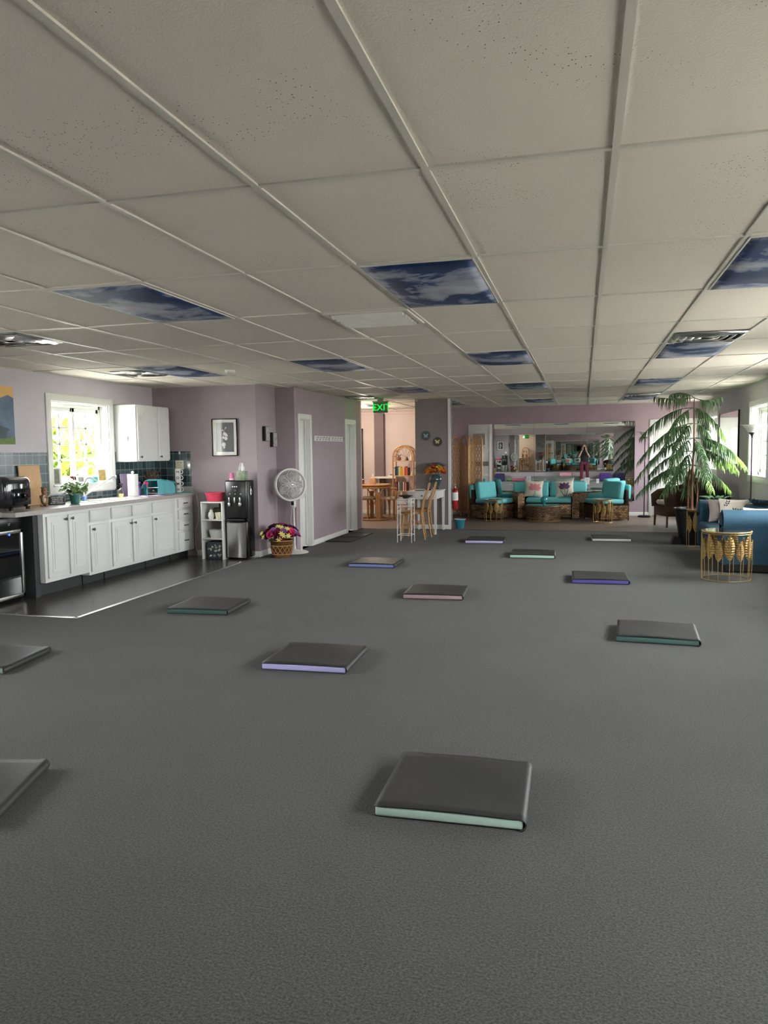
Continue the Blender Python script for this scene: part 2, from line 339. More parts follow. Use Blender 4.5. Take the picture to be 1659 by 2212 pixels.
mb = MB(); mb.box(-3.03, 14.0, 0, -2.39, 14.32, HC+.02); mb.box(-3.03, 14.32, 0, -2.93, YB, HC+.02); struct(mb, 'wall_partition', TAUPE, smooth=0)
mb = MB(); mb.box(-2.415, 13.985, 0, -2.37, 14.03, HC); mb.box(-2.392, 14.0, 0, -2.375, 14.06, HC); struct(mb, 'trim_3', WHITE)
mb = MB(); mb.box(-4.68, YB-.16, 0, -4.46, YB-.02, HC-.08); struct(mb, 'trim_4', M('brown_grey_post_paint', '#77686a', .7))
mb = MB(); mb.box(-5.7, YB-.06, HC-.1, -3.03, YB-.02, HC-.03, .01); mb.box(-4.24, 14.02, 0, -4.09, 14.07, HC); struct(mb, 'trim_5', M('pink_trim', '#d9c4c0', .6))
# baseboards
def base(name, boxes):
    mb = MB()
    for b in boxes: mb.box(b[0], b[1], 0, b[2], b[3], .085, .004)
    struct(mb, name, WHITE)
base('baseboard_kitchen', [(-5.35, 9.885, -4.4, 9.9), (-4.4, 9.885, -4.385, 10.56), (-4.4, 10.545, -4.1, 10.56)])
base('baseboard_hall', [(-4.1, 11.31, -4.085, 13.02)])
base('baseboard_back', [(-2.93, YB-.016, 1.36, YB), (2.44, YB-.016, XR, YB)])
base('baseboard_right', [(XR-.016, YR, XR, YB)])
base('baseboard_office', [(-5.7, YB-.036, -3.03, YB-.02)])
base('baseboard_partition', [(-3.045, 13.986, -2.415, 14.0), (-3.045, 14.0, -3.03, 14.32)])
base('baseboard_left', [(XL, YR, XL+.016, 6.2)]); base('baseboard_rear', [(XL, YR, XR, YR+.016)])
# ceiling: tiles, T-bar grid
TX0, TY0, TW, TD = -0.518, 2.594, .61, 1.2097
mb = MB(); mb.box(XL-.2, YR-.1, HC+.006, XR+.2, YB+.15, HC+.03); ceil = struct(mb, 'ceiling', CEIL, smooth=0)
mb = MB()
for k in range(-9, 5):
    x = TX0+k*TW
    if XL < x < XR: mb.box(x-.012, YR, HC-.002, x+.012, YB, HC+.008)
for k in range(-3, 13):
    y = TY0+k*TD
    mb.box(XL, y-.012, HC-.001, XR, y+.012, HC+.008)
for x in (XL, XR-.02): mb.box(x, YR, HC-.002, x+.02, YB, HC+.008)
g = mb.build('ceiling_grid', GRID, ceil, smooth=0)
# windows
def window(n, w, y0, y1, z0, z1, muntins=(2, 4), slider=True, foliage=False):
    X = XL if w == 'L' else XR; s = 1 if w == 'L' else -1       # s points into the room
    mb = MB()
    t = .085; xa, xb = X, X+s*.018
    mb.box(xa, y0-t, z0-t, xb, y0, z1+t, .004); mb.box(xa, y1, z0-t, xb, y1+t, z1+t, .004)
    mb.box(xa, y0, z1, xb, y1, z1+t, .004); mb.box(xa, y0, z0-t, xb, y1, z0, .004); mb.box(X-s*.1, y0-.02, z0-.005, X+s*.03, y1+.02, z0+.018, .004)
    for a, b in ((y0, y0+.012), (y1-.012, y1)): mb.box(X-s*.19, a, z0, X, b, z1)
    mb.box(X-s*.19, y0, z1-.012, X, y1, z1); mb.box(X-s*.19, y0, z0, X, y1, z0+.012)
    wr = struct(mb, f'window_{n}', WHITE)
    f = MB(); xs = X-s*.14; ft = .045
    f.box(xs-.025, y0+.01, z0+.01, xs+.025, y0+.01+ft, z1-.01, .004); f.box(xs-.025, y1-.01-ft, z0+.01, xs+.025, y1-.01, z1-.01, .004)
    f.box(xs-.025, y0, z1-.01-ft, xs+.025, y1, z1-.01, .004); f.box(xs-.025, y0, z0+.01, xs+.025, y1, z0+.01+ft, .004)
    f.build('window_frame', WHITE, wr)
    ym = (y0+y1)/2
    for k, (a, b) in enumerate(((y0+.055, ym+.02), (ym-.02, y1-.055))):
        q = MB(); xx = xs+(.008 if k else -.008); st = .05
        q.box(xx-.014, a, z0+.055, xx+.014, a+st, z1-.055, .003); q.box(xx-.014, b-st, z0+.055, xx+.014, b, z1-.055, .003)
        q.box(xx-.014, a, z1-.055-st, xx+.014, b, z1-.055, .003); q.box(xx-.014, a, z0+.055, xx+.014, b, z0+.055+st, .003)
        nm, nr = muntins
        for i in range(1, nm): yy = a+st+(b-a-2*st)*i/nm; q.box(xx-.012, yy-.011, z0+.09, xx+.012, yy+.011, z1-.09)
        for i in range(1, nr): zz = z0+.055+st+(z1-z0-.11-2*st)*i/nr; q.box(xx-.012, a+st, zz-.011, xx+.012, b-st, zz+.011)
        if k == 0: q.box(xx+s*.014, b-.03, (z0+z1)/2-.03, xx+s*.026, b-.012, (z0+z1)/2+.03, .003)
        sh = q.build('sash', WHITE, wr)
        pn = MB(); pn.box(xx-.002, a+st, z0+.09, xx+.002, b-st, z1-.09); pn.build('pane', GLASS, sh, smooth=0)
order = [5, 0, 1, 2, 3, 4, 6]
for n, i in enumerate(order): window(n+1, *WINS[i])
# doors
def door(n, X, y0, y1, zt, panel_open=False, lit=1):
    mb = MB(); t = .07
    mb.box(X, y0-t, 0, X+.018, y0, zt+t, .004); mb.box(X, y1, 0, X+.018, y1+t, zt+t, .004); mb.box(X, y0, zt, X+.018, y1, zt+t, .004)
    mb.box(X-.14, y0, 0, X, y0+.015, zt); mb.box(X-.14, y1-.015, 0, X, y1, zt); mb.box(X-.14, y0, zt-.015, X, y1, zt)
    mb.box(X-.075, y0+.015, 0, X-.06, y0+.03, zt); mb.box(X-.075, y1-.03, 0, X-.06, y1-.015, zt)
    d = struct(mb, f'door_{n}', WHITE)
    q = MB(); xa = X-.115; a, b = y0+.018, y1-.018; q.box(xa, a, .01, xa+.035, b, zt-.018, .002)
    w = (b-a)
    for (p0, p1) in ((.15, .75), (.85, 1.35), (1.45, 1.85)):
        for (u, v) in ((.12, .45), (.55, .88)): q.box(xa+.034, a+w*u, p0, xa+.041, a+w*v, p1, .006)
    leaf = q.build('door_leaf', WHITE, d)
    h = MB(); h.lathe([(0, 0), (.028, 0), (.028, .006), (.012, .012), (.012, .03), (.026, .042), (.026, .055), (0, .062)], 14)
    h.build('door_handle', STEEL, leaf, (xa+.035, a+.05, .95), (0, pi/2, 0))
door(1, -4.1, 10.78, 11.22, 1.97); door(2, -4.1, 13.11, 13.61, 1.97)
# white door on the mirror wall
mb = MB(); mb.box(1.36, YB-.02, 0, 1.43, YB, 2.06, .004); mb.box(2.38, YB-.02, 0, 2.45, YB, 2.06, .004); mb.box(1.43, YB-.02, 2.0, 2.38, YB, 2.07, .004)
d = struct(mb, 'door_3', WHITE); q = MB(); q.box(1.43, YB-.012, .015, 2.38, YB, 2.0, .002)
for p0, p1 in ((.18, .8), (.92, 1.42), (1.52, 1.86)):
    for u, v in ((1.53, 1.86), (1.95, 2.28)): q.box(u, YB-.017, p0, v, YB-.01, p1, .006)
leaf = q.build('door_leaf', WHITE, d); mb = MB(); mb.lathe([(0, 0), (.028, 0), (.028, .006), (.012, .012), (.012, .03), (.026, .042), (.026, .055), (0, .062)], 14)
mb.build('door_handle', STEEL, leaf, (1.49, YB-.012, .95), (pi/2, 0, 0))
# backsplash tiling (fixed to the walls)
mb = MB(); mb.box(XL, 6.2, .9, XL+.012, 7.6, 1.5); mb.box(XL, 8.92, .9, XL+.012, 9.9, 1.5); mb.box(XL, 7.6, .9, XL+.012, 8.92, 1.0)
mb.box(XL, 9.888, .9, -5.42, 9.9, 1.5); struct(mb, 'trim_6', TILE, smooth=0)
# ------------------------------------------------------------------ ceiling fittings
def cloud_panel(label, c, r, seed):
    mb = MB(); w, d = TW-.03, TD-.03
    rr = random.Random(seed); a, b = rr.uniform(.5, 1.6), rr.uniform(0, 3)
    def f(u, v): return ((u-.5)*w, (v-.5)*d, -.004-.022*(sin(pi*u)**.6)*(sin(pi*v)**.5)-.004*sin(v*11*a+b)*sin(pi*u))
    mb.grid(f, 10, 24); t = thing('light_cover', label, 'light cover', (TX0+(c+.5)*TW, TY0+(r+.5)*TD, HC), group='cloud printed covers over ceiling lights')
    mb.build('printed_cloud_cover', CLOUD, t, solid=.002)
    f2 = MB()
    for s in (-1, 1): f2.box(s*w/2-.004, -d/2, -.007, s*w/2+.004, d/2, 0); f2.box(-w/2, s*d/2-.004, -.007, w/2, s*d/2+.004, 0)
    f2.build('rim', GRID, t)
CP = [(-4, 1, 'large cloud print ceiling light cover at the left, nearest above the kitchen'), (-1, 1, 'largest cloud print ceiling light cover, in the middle of the ceiling'),
      (2, 1, 'cloud print ceiling light cover cut off by the right edge of the photo'), (-7, 4, 'cloud print light cover above the kitchen corner beside the round vent'),
      (-4, 4, 'cloud print light cover in the second row, left of centre, beyond the prismatic light'), (-1, 4, 'cloud print light cover in the second row, right of centre'),
      (2, 4, 'cloud print light cover touching the shiny vent at the right'), (-4, 7, 'cloud print light cover just in front of the exit sign'),
      (-1, 7, 'cloud print light cover in the third row above the folding screen side of the mirror'), (2, 7, 'cloud print light cover in the third row, at the right, above the lounge'),
      (-4, 10, 'sliver of cloud print light cover peeking out right of the grey column top'), (-1, 10, 'farthest cloud print light cover straight above the mirror'),
      (2, 10, 'farthest cloud print light cover at the right, above the pine tree'), (-7, 10, 'cloud print light cover inside the office, left of the exit sign')]
for i, (c, r, l) in enumerate(CP): cloud_panel(l, c, r, i)
# prismatic fluorescent fitting (off)
x0, y0 = TX0-2*TW, TY0+2*TD
t = thing('ceiling_light', 'square unlit prismatic light fitting left of the largest cloud cover', 'ceiling light', (x0+TW/2, y0+.3, HC))
mb = MB()
for s in (-1, 1): mb.box(s*.28-.018, -.28, -.012, s*.28+.018, .28, .004, .003); mb.box(-.28, s*.27-.018, -.012, .28, s*.27+.018, .004, .003)
mb.build('frame', GRID, t); mb = MB()
for i in range(5): mb.prism([(-.25+i*.1, -.002), (-.2+i*.1, -.03), (-.15+i*.1, -.002)], -.25, .25, 'y')
mb.build('diffuser', M('prismatic_acrylic', '#e6e4dc', .1, spec=1), t, rot=(0, 0, pi/2))
def vent(label, cx, cy, w, d, name='ceiling_vent'):
    t = thing(name, label, 'vent', (cx, cy, HC)); mb = MB()
    for k in range(4):
        a, b = w/2-k*w*.11, w/2-(k+1)*w*.11+.012; e = d/w; z0, z1 = -.003-.004*k, -.012+.002*k
        for sgn in (-1, 1):
            mb.mesh([(sgn*a, -a*e, z0), (sgn*a, a*e, z0), (sgn*b, b*e, z1-.012), (sgn*b, -b*e, z1-.012)], [(0, 1, 2, 3)])
            mb.mesh([(-a, sgn*a*e, z0), (a, sgn*a*e, z0), (b, sgn*b*e, z1-.012), (-b, sgn*b*e, z1-.012)], [(0, 1, 2, 3)])
    mb.build('louvre', M('satin_vent_metal', '#cfd0cb', .18, .75), t, solid=.002); mb = MB(); mb.box(-w/2+.02, -d/2+.02, -.002, w/2-.02, d/2-.02, .003); mb.build('duct_opening', MATBLACK, t)
vent('shiny metal ceiling vent touching the cloud cover at the right', TX0+2.5*TW, TY0+3.72*TD, TW-.03, .58)
vent('grey metal ceiling vent at the left edge of the photo', TX0-6.5*TW, TY0+2.25*TD, TW-.03, .56)
vent('small far ceiling vent above the pine tree', TX0+2.5*TW, TY0+9.72*TD, TW-.03, .56)
vent('open square vent beside the far left cloud cover over the kitchen', -5.0, 8.0, .5, .5)
vent('dark ceiling vent just in front of the exit sign', -3.75, 12.95, .5, .5)
t = thing('smoke_detector', 'round white smoke detector near the kitchen cloud cover', 'smoke detector', (-3.9, 8.1, HC)); mb = MB(); mb.lathe([(0, -.035), (.045, -.035), (.06, -.02), (.06, 0), (0, 0)], 24); mb.build('body', WHITE, t)
mb = MB(); mb.lathe([(.02, -.037), (.03, -.037), (.03, -.033), (.02, -.033)], 20); mb.build('sensor_ring', M('grey_plastic', '#8a8a88', .5), t)
# exit sign
p = atY(822, 881, 13.45)
t = thing('exit_sign', 'green lit exit sign hanging from the ceiling', 'exit sign', (p.x, 13.45, 0))
zc = p.z
mb = MB(); mb.box(-.15, -.03, zc+.095, .15, .03, zc+.12, .008); mb.box(-.05, -.03, zc+.115, .05, .03, HC, .004); mb.build('canopy', M('sign_grey_metal', '#9b9d94', .4, .4), t)
mb = MB(); mb.box(-.135, -.012, zc-.09, .135, .012, zc+.097, .004); mb.build('face_plate', M('sign_plate', '#7b8478', .4), t)
EXG = M('exit_green', '#0fd843', .5, emit=.09, var=.01)
text('lettering', 'EXIT', .165, EXG, t, (.02, -.014, zc+.002), (pi/2, 0, 0), .003, .0008)
text('arrow', '<', .09, EXG, t, (-.12, -.014, zc), (pi/2, 0, 0), .003, .002)
ld = bpy.data.lights.new('exit_glow', 'POINT'); ld.color = (.08, 1, .2); ld.energy = .07; ld.shadow_soft_size = .05
lo = bpy.data.objects.new('exit_glow', ld); COL.objects.link(lo); lo.parent = t; lo.location = (-.2, .0, zc+.0)
# wall lamp in the office
t = thing('wall_lamp', 'glowing bulb at the edge of the hall wall beside the exit sign', 'lamp', (-4.2, 14.25, 2.2))
mb = MB(); mb.ball((0, 0, 0), .04); mb.build('bulb', M('warm_bulb', '#ffdcae', .3, emit=2, var=0), t); mb = MB(); mb.lathe([(.02, .04), (.03, .05), (.03, .09), (0, .09)], 14); mb.tube([(0, 0, .09), (0, -.09, .12)], .01); mb.build('socket', GOLD, t)
for loc, e in (((0.0, .35, -.35), 1.8), ((-.4, 1.5, -.1), 4.5)):
    ld = bpy.data.lights.new('warm_glow', 'POINT'); ld.color = (1, .86, .72); ld.energy = e; ld.shadow_soft_size = .06
    lo = bpy.data.objects.new('warm_glow', ld); COL.objects.link(lo); lo.parent = t; lo.location = loc
# ------------------------------------------------------------------ outdoors beyond the windows
mb = MB(); mb.box(-60, -40, -.35, 60, 60, -.3); tag(mb.build('ground', M('pale_gravel', '#b9b5aa', .9, col2='#9a968c', vs=3), None, smooth=0), kind='structure')
def shrub(x, y, z, r, seed, label):
    rr = random.Random(seed); t = thing('garden_tree', label, 'tree', (x, y, -.3), group='trees beyond the kitchen window')
    mb = MB(); mb.tube([(0, 0, 0), (.05, .1, z*.5), (0, 0, z)], [.12, .09, .04]); mb.build('trunk', BARK, t)
    mb = MB()
    for i in range(2600):
        a, b = rr.uniform(0, 2*pi), rr.uniform(-1, 1); q = rr.uniform(.4, 1); s = (1-b*b)**.5
        c = Vector((r*q*s*cos(a), r*q*s*sin(a), z+r*q*b*.9)); d = .2
        e = Euler((rr.uniform(0, 6), rr.uniform(0, 6), rr.uniform(0, 6))).to_matrix()
        mb.mesh([c+e @ Vector(v) for v in ((-d, 0, 0), (0, -d*.5, 0.02), (d, 0, 0), (0, d*.5, .02))], [(0, 1, 2, 3)])
    mb.build('foliage', M('spring_foliage', '#6c8010', .7, col2='#465c0a', vs=2), t, smooth=0)
for i, (x, y, z, r, l) in enumerate([(-12, 12.5, 1.0, 1.7, 'bright yellow green tree seen through the left sash of the kitchen window'), (-13, 16.6, 1.1, 1.8, 'bright green tree seen through the right sash of the kitchen window'),
      (-15, 20.5, 1.0, 1.9, 'yellow green tree at the right edge of the kitchen window view')]): shrub(x, y, z, r, i, l)
# ================================================================== KITCHEN
CF, CT = -5.4, .91                            # cabinet face plane and worktop height
def panel_front(mb, X, y0, y1, z0, z1, arch=False, raised=True):
    mb.box(X, y0, z0, X+.018, y1, z1, .003)
    if not raised: return
    a, b, c, d = y0+.055, y1-.055, z0+.06, z1-.06
    if b-a < .05: return
    n = 10; top = [(b, d), (a, d)]
    if arch:
        top = [(b, d-.05)]+[(b-(b-a)*(.2+.6*i/n), d-.05+.05*sin(pi*i/n)) for i in range(n+1)]+[(a, d-.05)]
    poly = [(a, c), (b, c)]+top
    def pr(poly, x0, x1): mb.prism(poly, x0, x1, 'x')
    pr(poly, X+.017, X+.023)
    cy = (a+b)/2; cz = (c+d)/2
    pr([(cy+(u-cy)*(1-.03/(b-a)*2), cz+(v-cz)*(1-.03/(d-c)*2)) for u, v in poly], X+.02, X+.028)
def knob(parent, X, y, z):
    mb = MB(); mb.lathe([(0, 0), (.007, 0), (.006, .014), (.015, .02), (.016, .026), (.008, .031), (0, .032)], 12)
    mb.build('knob', PEWTER, parent, (X, y, z), (0, pi/2, 0))
def pull(parent, X, y, z):
    mb = MB(); mb.tube([(0, -.045, 0), (.02, -.04, 0), (.026, 0, 0), (.02, .04, 0), (0, .045, 0)], .006, 8); mb.build('handle', PEWTER, parent, (X, y, z))
def cabinet(label, y0, y1, zb, doors=(), drawers=(), leftend=False):
    t = thing('base_cabinet', label, 'cabinet', (0, 0, 0), group='white base cabinets under the worktop')
    mb = MB()
    if y0 > 7.4 and y1 < 8.8:
        mb.box(XL+.01, y0, zb, CF, y1, .7, .002); mb.box(CF-.02, y0, .7, CF, y1, CT-.045); mb.box(XL+.01, y0, .7, CF-.02, y0+.015, CT-.045); mb.box(XL+.01, y1-.015, .7, CF-.02, y1, CT-.045)
    else: mb.box(XL+.01, y0, zb, CF, y1, CT-.045, .002)
    mb.build('body', CABW, t)
    mb = MB(); mb.box(XL+.01, y0+.01, 0, CF-.1, y1-.01, zb+.01); mb.build('toe_kick', M('charcoal_kick_board', '#2c2e2e', .6), t)
    for (a, b, c, d, ky) in doors:
        q = MB(); panel_front(q, CF+.001, a, b, c, d); dr = q.build('door', CABW, t)
        knob(dr, CF+.02, ky, d-.045)
    for (a, b, c, d, h) in drawers:
        q = MB(); q.box(CF+.001, a, c, CF+.02, b, d, .004); q.box(CF+.018, a+.012, c+.012, CF+.023, b-.012, d-.012, .003); dr = q.build('drawer', CABW, t)
        if h: pull(dr, CF+.023, (a+b)/2, (c+d)/2)
    return t
cabinet('white base cabinet at the left end, two tall doors without drawers', 6.74, 7.47, .14,
        doors=[(6.78, 7.1, .18, .83, 7.06), (7.13, 7.44, .18, .83, 7.17)])
cabinet('white base cabinet with one narrow door and a short drawer, second from the left', 7.47, 7.88, .105, doors=[(7.5, 7.84, .14, .67, 7.54)], drawers=[(7.5, 7.84, .705, .84, 0)])
cabinet('white sink base cabinet with two doors and two blank drawer fronts', 7.88, 8.77, .105,
        doors=[(7.91, 8.31, .14, .67, 8.28), (8.34, 8.75, .14, .67, 8.37)], drawers=[(7.91, 8.31, .705, .84, 0), (8.34, 8.75, .705, .84, 0)])
cabinet('white base cabinet with one wide door and a wide blank drawer front', 8.77, 9.38, .105, doors=[(8.8, 9.33, .14, .67, 8.84)], drawers=[(8.8, 9.33, .705, .84, 0)])
cabinet('white base cabinet of four drawers with metal pulls at the right end', 9.38, 9.885, .105,
        drawers=[(9.45, 9.8, .72, .84, 1), (9.45, 9.8, .565, .69, 1), (9.45, 9.8, .41, .535, 1), (9.45, 9.8, .14, .38, 1)])
mb = MB(); mb.box(XL+.012, 6.66, 0, CF-.06, 6.735, .865); tag(mb.build('cabinet_end_panel', M('charcoal_panel', '#343838', .6)), 'dark end panel between the wine fridge and the white cabinets', 'panel')
# worktop with a sink hole (built as strips) and upstand
mb = MB(); SK = (7.75, 8.62, -5.9, -5.5)
for b in ((XL+.012, 5.6, -5.52, 6.3), (XL+.012, 6.3, CF+.04, SK[0]), (XL+.012, SK[1], CF+.04, 9.885), (XL+.012, SK[0], SK[2], SK[1]), (SK[3], SK[0], CF+.04, SK[1])):
    mb.box(b[0], b[1], CT-.045, b[2], b[3], CT)
tag(mb.build('worktop', COUNTER, None, smooth=0), 'grey speckled laminate worktop along the kitchen window wall', 'worktop')
mb = MB(); mb.box(XL+.013, 5.6, CT+.001, XL+.03, 7.59, CT+.09, .004); mb.box(XL+.013, 8.93, CT+.001, XL+.03, 9.885, CT+.09, .004); mb.box(XL+.03, 9.87, CT+.001, CF+.02, 9.885, CT+.09, .004); struct(mb, 'trim_7', COUNTER)
t = thing('sink', 'white double bowl sink set in the worktop under the window', 'sink', ((SK[2]+SK[3])/2, (SK[0]+SK[1])/2, CT))
w, d = (SK[3]-SK[2])/2, (SK[1]-SK[0])/2
mb = MB(); mb.box(-w-.02, -d-.02, -.002, -w+.03, d+.02, .008, .003); mb.box(w-.03, -d-.02, -.002, w+.02, d+.02, .008, .003); mb.box(-w, -d-.02, -.002, w, -d+.03, .008, .003); mb.box(-w, d-.03, -.002, w, d+.02, .008, .003); mb.box(-w, -.02, -.002, w, .02, .006, .002)
ENA = M('white_enamel', '#e6e6e0', .15); mb.build('rim', ENA, t)
for s in (-1, 1):
    mb = MB(); a, b = (-d+.03, -.02) if s < 0 else (.02, d-.03)
    mb.box(-w+.03, a, -.17, w-.03, b, -.16); mb.box(-w+.02, a, -.17, -w+.03, b, 0); mb.box(w-.03, a, -.17, w-.02, b, 0); mb.box(-w+.03, a-.008, -.17, w-.03, a, 0); mb.box(-w+.03, b, -.17, w-.03, b+.008, 0)
    mb.build('bowl', ENA, t)
    mb = MB(); mb.lathe([(0, 0), (.03, 0), (.035, .004), (.035, 0)], 16); mb.build('drain', CHROME, t, (0, (a+b)/2, -.16))
# faucet
t = thing('kitchen_faucet', 'brushed steel high faucet with a long angled spray head at the sink', 'faucet', (-5.93, 8.15, CT))
mb = MB(); mb.box(-.03, -.13, 0, .03, .13, .012, .006); mb.lathe([(.028, .01), (.026, .03), (.018, .05), (.018, .09)], 16); mb.build('base', STEEL, t)
mb = MB(); mb.tube(bez((0, 0, .08), (0, .0, .3), (.07, .06, .27), 8)+bez((.08, .07, .265), (.1, .1, .25), (.12, .12, .23), 3), .013, 10); mb.build('spout', STEEL, t)
mb = MB(); mb.tube([(0.01, .01, .06), (.1, .2, .18), (.16, .36, .265), (.18, .4, .28)], [.011, .012, .013, .018], 12); mb.tube([(.18, .4, .28), (.185, .415, .262)], [.019, .016], 12); mb.build('spray_head', STEEL, t)
t = thing('side_sprayer', 'small chrome sprayer beside the geranium pot at the sink', 'sprayer', (-5.93, 7.98, CT)); mb = MB(); mb.lathe([(.02, 0), (.018, .02), (.01, .03), (.01, .07)], 12); mb.build('base', CHROME, t)
mb = MB(); mb.tube([(0, 0, .07), (0, .02, .16), (.02, .05, .2), (.03, .1, .205)], [.009, .01, .013, .02], 10); mb.build('nozzle', CHROME, t)
# upper cabinet
t = thing('wall_cabinet', 'white wall cabinet with arched doors hung right of the kitchen window', 'cabinet', (0, 0, 0))
U0, U1, UZ0, UZ1, UX = 8.95, 9.77, 1.37, 2.11, -5.68
mb = MB(); mb.box(XL, U0, UZ0, UX, U1, UZ1, .003); mb.box(XL, U0-.006, UZ1-.02, UX+.008, U1, UZ1+.005, .003); mb.build('body', CABW, t)
for a, b, k in ((U0+.02, U0+.5, U0+.06), (U0+.515, U1-.01, U0+.55)):
    q = MB(); panel_front(q, UX+.001, a, b, UZ0+.015, UZ1-.02, arch=True); dr = q.build('door', CABW, t); knob(dr, UX+.02, k, UZ0+.06)
t = thing('hanging_sign', 'small grey framed sign hung on the side of the wall cabinet', 'sign', atY(268, 948, U0-.006))
mb = MB(); mb.box(-.06, -.006, -.03, .06, .006, .03, .002); mb.build('board', M('weathered_grey_wood', '#8b7f80', .7), t); mb = MB(); mb.box(-.052, -.008, -.022, .052, -.005, .022); pl = mb.build('plate', PAPER, t)
for i, s in enumerate(('A LITTLE', 'KINDNESS')): text('lettering', s, .017, M('grey_ink', '#5a5357', .7), pl, (0, -.0085, .009-.019*i), (pi/2, 0, 0), .0005)
mb = MB(); mb.tube([(-.03, 0, .03), (0, 0, .07), (.03, 0, .03)], .002, 6); mb.build('string', PAPER, t)
# wine fridge
t = thing('wine_fridge', 'black wine fridge with a glass door and steel frame at the left edge', 'fridge', (-5.52, 6.25, 0))
mb = MB(); mb.box(-.45, -.34, .03, -.03, -.32, .855); mb.box(-.45, .31, .03, -.03, .33, .855); mb.box(-.45, -.34, .03, -.43, .33, .855); mb.box(-.45, -.34, .03, -.03, .33, .05); mb.box(-.45, -.34, .72, -.03, .33, .855); mb.build('body', BLACK, t)
dr = MB(); dr.box(-.03, -.34, .73, 0, .33, .855, .003); dr = dr.build('control_panel', BLACK, t); fr = MB()
for b in ((-.34, .04, .33, .075), (-.34, .69, .33, .725), (-.34, .04, -.305, .725), (.295, .04, .33, .725)): fr.box(-.03, b[0], b[1], .004, b[2], b[3], .003)
fr = fr.build('door', STEEL, t); mb = MB(); mb.box(-.012, -.3, .07, -.006, .3, .7); mb.build('pane', SMOKED, fr, smooth=0)
for z in (.62, .5, .38, .27):
    mb = MB(); mb.tube([(-.05, -.3+.6*i/40, z+.008*sin(i*.94)) for i in range(41)], .003, 6); mb.box(-.4, -.3, z-.015, -.06, .3, z-.011); mb.build('wire_shelf', CHROME, t)
mb = MB(); mb.lathe([(0, 0), (.012, 0), (.01, .004), (0, .004)], 14); mb.build('blue_light', M('blue_led', '#2440ff', .4, emit=.8, var=0), t, (.001, .14, .685), (0, pi/2, 0))
text('lettering', 'NEWAIR'[::1] if False else 'LT', .03, M('silver_ink', '#b8bcba', .4), t, (.001, .145, .785), (pi/2, 0, pi/2), .0005)

for y in (.31, -.3): mb = MB(); mb.tube([(-.04, y, .0), (-.02, y, .03)], .012, 8); mb.build('foot', CHROME, t)
for k, (y, z) in enumerate([(.12, .51), (.0, .51), (.03, .28), (-.1, .39)]):
    b = thing('wine_bottle', ['wine bottle with a white cap on the upper rack of the wine fridge, right one', 'wine bottle with a white cap on the upper rack of the wine fridge, left one', 'wine bottle lying on the lowest wavy rack of the wine fridge', 'wine bottle lying on the middle rack of the wine fridge'][k], 'bottle', (-5.62, 6.25+y, z+.04), 0, 'bottles in the wine fridge')
    mb = MB(); mb.lathe([(0, 0), (.036, .004), (.037, .17), (.014, .22), (.014, .265)], 14); mb.build('glass', M('dark_bottle_glass', '#101510', .08), b, (-.27, 0, 0), (0, pi/2, 0))
    mb = MB(); mb.lathe([(.0155, 0), (.0155, .03), (0, .031)], 12); mb.build('cap', PAPER, b, (-.01, 0, 0), (0, pi/2, 0))
def mug(label, loc, col='#e2e0da', s=1, rz=0, letter=None, group=None, r=.04, h=.09):
    t = thing('mug', label, 'mug', loc, rz, group); mb = MB(); mb.lathe([(0, .003), (r*.8*s, .003), (r*.9*s, 0), (r*s, .01), (r*s, h*s), (r*.92*s, h*s), (r*.9*s, .012), (0, .012)], 24); mb.build('cup', M('ceramic_'+col[1:], col, .2), t)
    mb = MB(); mb.tube(arc((r*s, 0, h*.5*s), .028*s, -pi/2, pi/2, 10, 'xz'), .006*s, 8); mb.build('handle', M('ceramic_'+col[1:], col, .2), t)
    if letter: text('lettering', letter, .05*s, M('black_ink', '#141414', .6), t, (0, -r*s-.001, h*.5*s), (pi/2, 0, 0), .0008, .001)
    return t
mug('grey and white mug at the bottom of the wine fridge', (-5.62, 6.33, .075), rz=pi/2, r=.045, h=.1)
t = thing('spoon_bowl', 'white bowl with a metal scoop at the bottom of the wine fridge', 'bowl', (-5.6, 6.2, .075)); mb = MB(); mb.lathe([(0, 0), (.035, 0), (.06, .035), (.057, .035), (.033, .005), (0, .005)], 20); mb.build('bowl', ENA, t); mb = MB(); mb.tube([(0, -.02, .03), (.03, .09, .06)], .005); mb.ball((0, -.03, .03), (.02, .03, .01)); mb.build('scoop', CHROME, t)
# things on the worktop
t = thing('air_fryer', 'glossy black air fryer at the left end of the worktop', 'air fryer', (-5.75, 6.66, CT), .1)
mb = MB(); mb.box(-.2, -.22, .02, .16, .2, .345, .07, seg=5); mb.build('body', M('glossy_graphite', '#181d20', .1, coat=1, var=.03), t)
mb = MB(); mb.box(.155, -.14, .05, .175, .14, .22, .015); mb.build('drawer', M('glossy_black', '#0e1113', .08), t); mb = MB(); mb.box(.17, -.02, .12, .21, .02, .17, .01); mb.build('handle', BLACK, t)
mb = MB()
for s in (-1, 1):
    for q in (-1, 1): mb = MB(); mb.lathe([(.02, 0), (.022, .03)], 10, (s*.13, q*.14, 0)); mb.build('foot', BLACK, t)
mb = MB(); mb.lathe([(.03, 0), (.03, .01), (.024, .014), (0, .014)], 20); mb.build('dial', CHROME, t, (-.02, -.222, .25), (pi/2, 0, 0))
t = thing('cutting_board', 'bamboo cutting board leaning on the green tiles behind the air fryer', 'cutting board', (-5.93, 7.26, CT)); mb = MB(); mb.box(-.01, -.17, 0, .01, .17, .45, .009, seg=3); mb.build('board', M('bamboo', '#c9a479', .5, vs=20, var=.1), t, rot=(0, -.09, 0)); mb = MB(); mb.box(-.012, -.152, .27, .012, -.135, .33, .004); mb.build('handle_slot', M('slot_dark', '#6b3a24', .8), t, rot=(0, -.09, 0))
